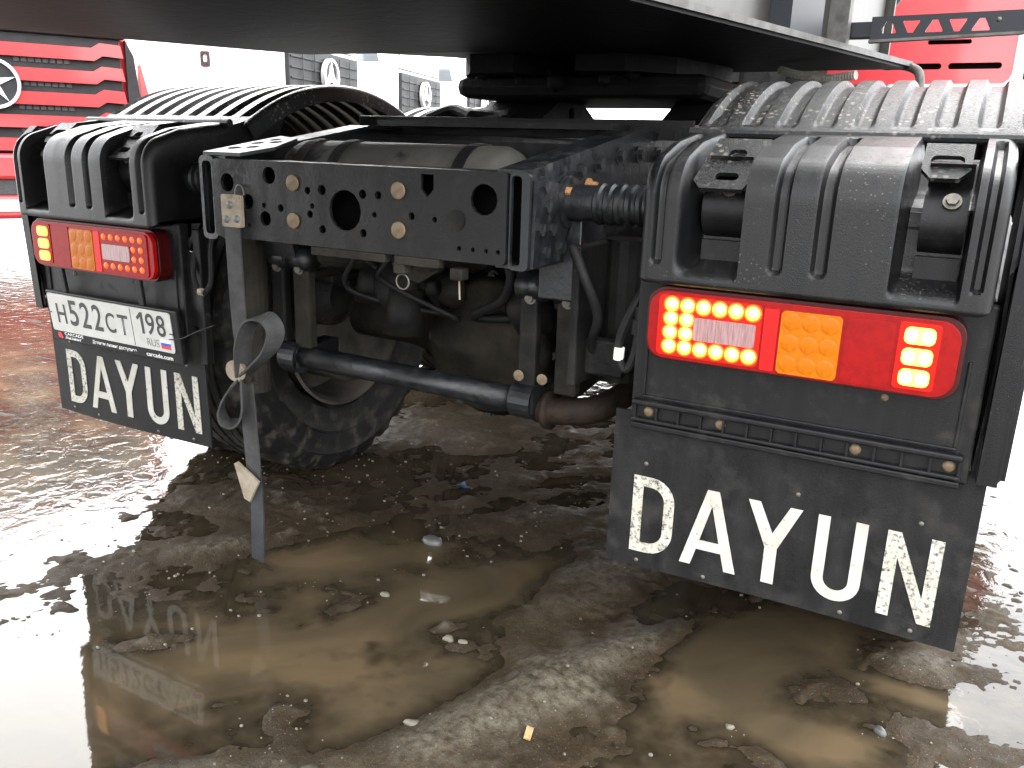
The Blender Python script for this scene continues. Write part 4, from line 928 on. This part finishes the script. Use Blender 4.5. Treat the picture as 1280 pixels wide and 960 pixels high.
# ================================================================== LITTER, STONES, PEBBLES
def gh(x, y): return float(ground_h(np.array([x]), np.array([y]))[0])
def rock(name, x, y, sx_, sy_, sz_, m, label, cat, seed, rz=0.):
    rs = np.random.RandomState(seed); bm = B(); bmesh.ops.create_icosphere(bm, subdivisions=2, radius=1)
    for v in bm.verts:
        n_ = v.co.copy(); f = 1+.22*math.sin(3*n_.x+seed)*math.cos(2.3*n_.y+1.7*seed)+rs.uniform(-.10,.10); v.co = Vector((n_.x*sx_*f, n_.y*sy_*f, n_.z*sz_*f))
    o = link(name, bm, m, None, True); z = max(gh(x,y), 0.); o.location = (x, y, z+sz_*.12); o.rotation_euler = (0,0,rz)
    o['label'] = label; o['category'] = cat; return o
rock('stone', .362,-.384,.016,.011,.008, M['pale_stone'], 'pale flat stone lying alone in the brown puddle at bottom centre', 'stone', 1, .5)
rock('stone', -.043,.282,.030,.022,.018, M['grey_stone'], 'grey lump of stone in dark mud below the axle', 'stone', 2)
rock('stone', 1.161,.075,.013,.011,.012, M['grey_stone'], 'small grey stone under the right mud flap at the puddle edge', 'stone', 3)
rock('stone', .020,-.02,.012,.009,.008, M['pale_stone'], 'small pale stone at the far tip of the mud island', 'stone', 4)
rock('stone', .262,-.10,.017,.011,.008, M['pale_stone'], 'tan pebble on the round mud islet, larger of the two', 'stone', 5)
rock('stone', .300,-.10,.012,.008,.006, M['pale_stone'], 'tan pebble on the round mud islet, smaller of the two', 'stone', 6)
rock('stone', .90,-.065,.010,.008,.006, M['pale_stone'], 'pale pebble in the orange brown puddle at bottom right', 'stone', 8)
bm = B(); box(bm, -.007,.007,-.014,.014,0,.006,.001); wc = link('wood_chip', bm, M['wood'], None); wc.location = (.575,-.303,max(gh(.575,-.303),0)+.004); wc.rotation_euler = (.2,.25,.3)
wc['label'] = 'small orange wood chip on pale mud at the bottom edge'; wc['category'] = 'wood chip'
bm = B()
vs = [bm.verts.new(v) for v in ((-.028,-.012,.004),(-.008,.004,.012),(-.002,.024,.016),(.010,.006,.010),(.030,.008,.006),(.018,-.014,.008),(-.004,-.010,.014))]
for t in ((0,6,1),(1,6,3),(1,3,2),(3,6,5),(3,5,4)): bm.faces.new([vs[i] for i in t])
bmesh.ops.solidify(bm, geom=bm.faces[:], thickness=.002)
bs = link('plastic_scrap', bm, M['blue_plastic'], None); bs.location = (-.182,.659,max(gh(-.182,.659),0)); bs['label'] = 'crumpled blue plastic scrap on dark ground behind the axle'; bs['category'] = 'litter'
# loose pebbles and grit, far too many to count
verts = []; faces = []
ico = bmesh.new(); bmesh.ops.create_icosphere(ico, subdivisions=1, radius=1); iv = np.array([v.co[:] for v in ico.verts]); fi = [[v.index for v in f.verts] for f in ico.faces]; ico.free()
rs = np.random.RandomState(3); N = 2600
xs = rs.uniform(-1.8, 1.7, N); ys = rs.uniform(-.95, 1.3, N); clump = fbm(xs, ys, 5, 3, 123); hz = ground_h(xs, ys)
for i in range(N):
    if hz[i] < -.009 or (clump[i] < .05 and rs.rand() < .85): continue
    s = .0012+.0035*rs.rand()**3; sc = np.array([s*rs.uniform(.8,1.5), s*rs.uniform(.8,1.3), s*.8]); k = len(verts)*1
    base = sum(len(v) for v in ()) 
    verts.append(iv*sc+np.array([xs[i], ys[i], max(hz[i], 0)+s*.3])); 
nv = len(iv); V = np.concatenate(verts); F = [[a+k*nv for a in f] for k in range(len(verts)) for f in fi]
me = bpy.data.meshes.new('loose_pebbles'); me.from_pydata(V.tolist(), [], F); me.update()
pb_ = link('loose_pebbles', me, mat('wet_pebbles', (.06,.054,.042), (.16,.145,.115), rough=.3, scale=40)); pb_['kind'] = 'stuff'
pb_['label'] = 'loose wet grit and pebbles scattered over the mud'
bpy.context.view_layer.update()
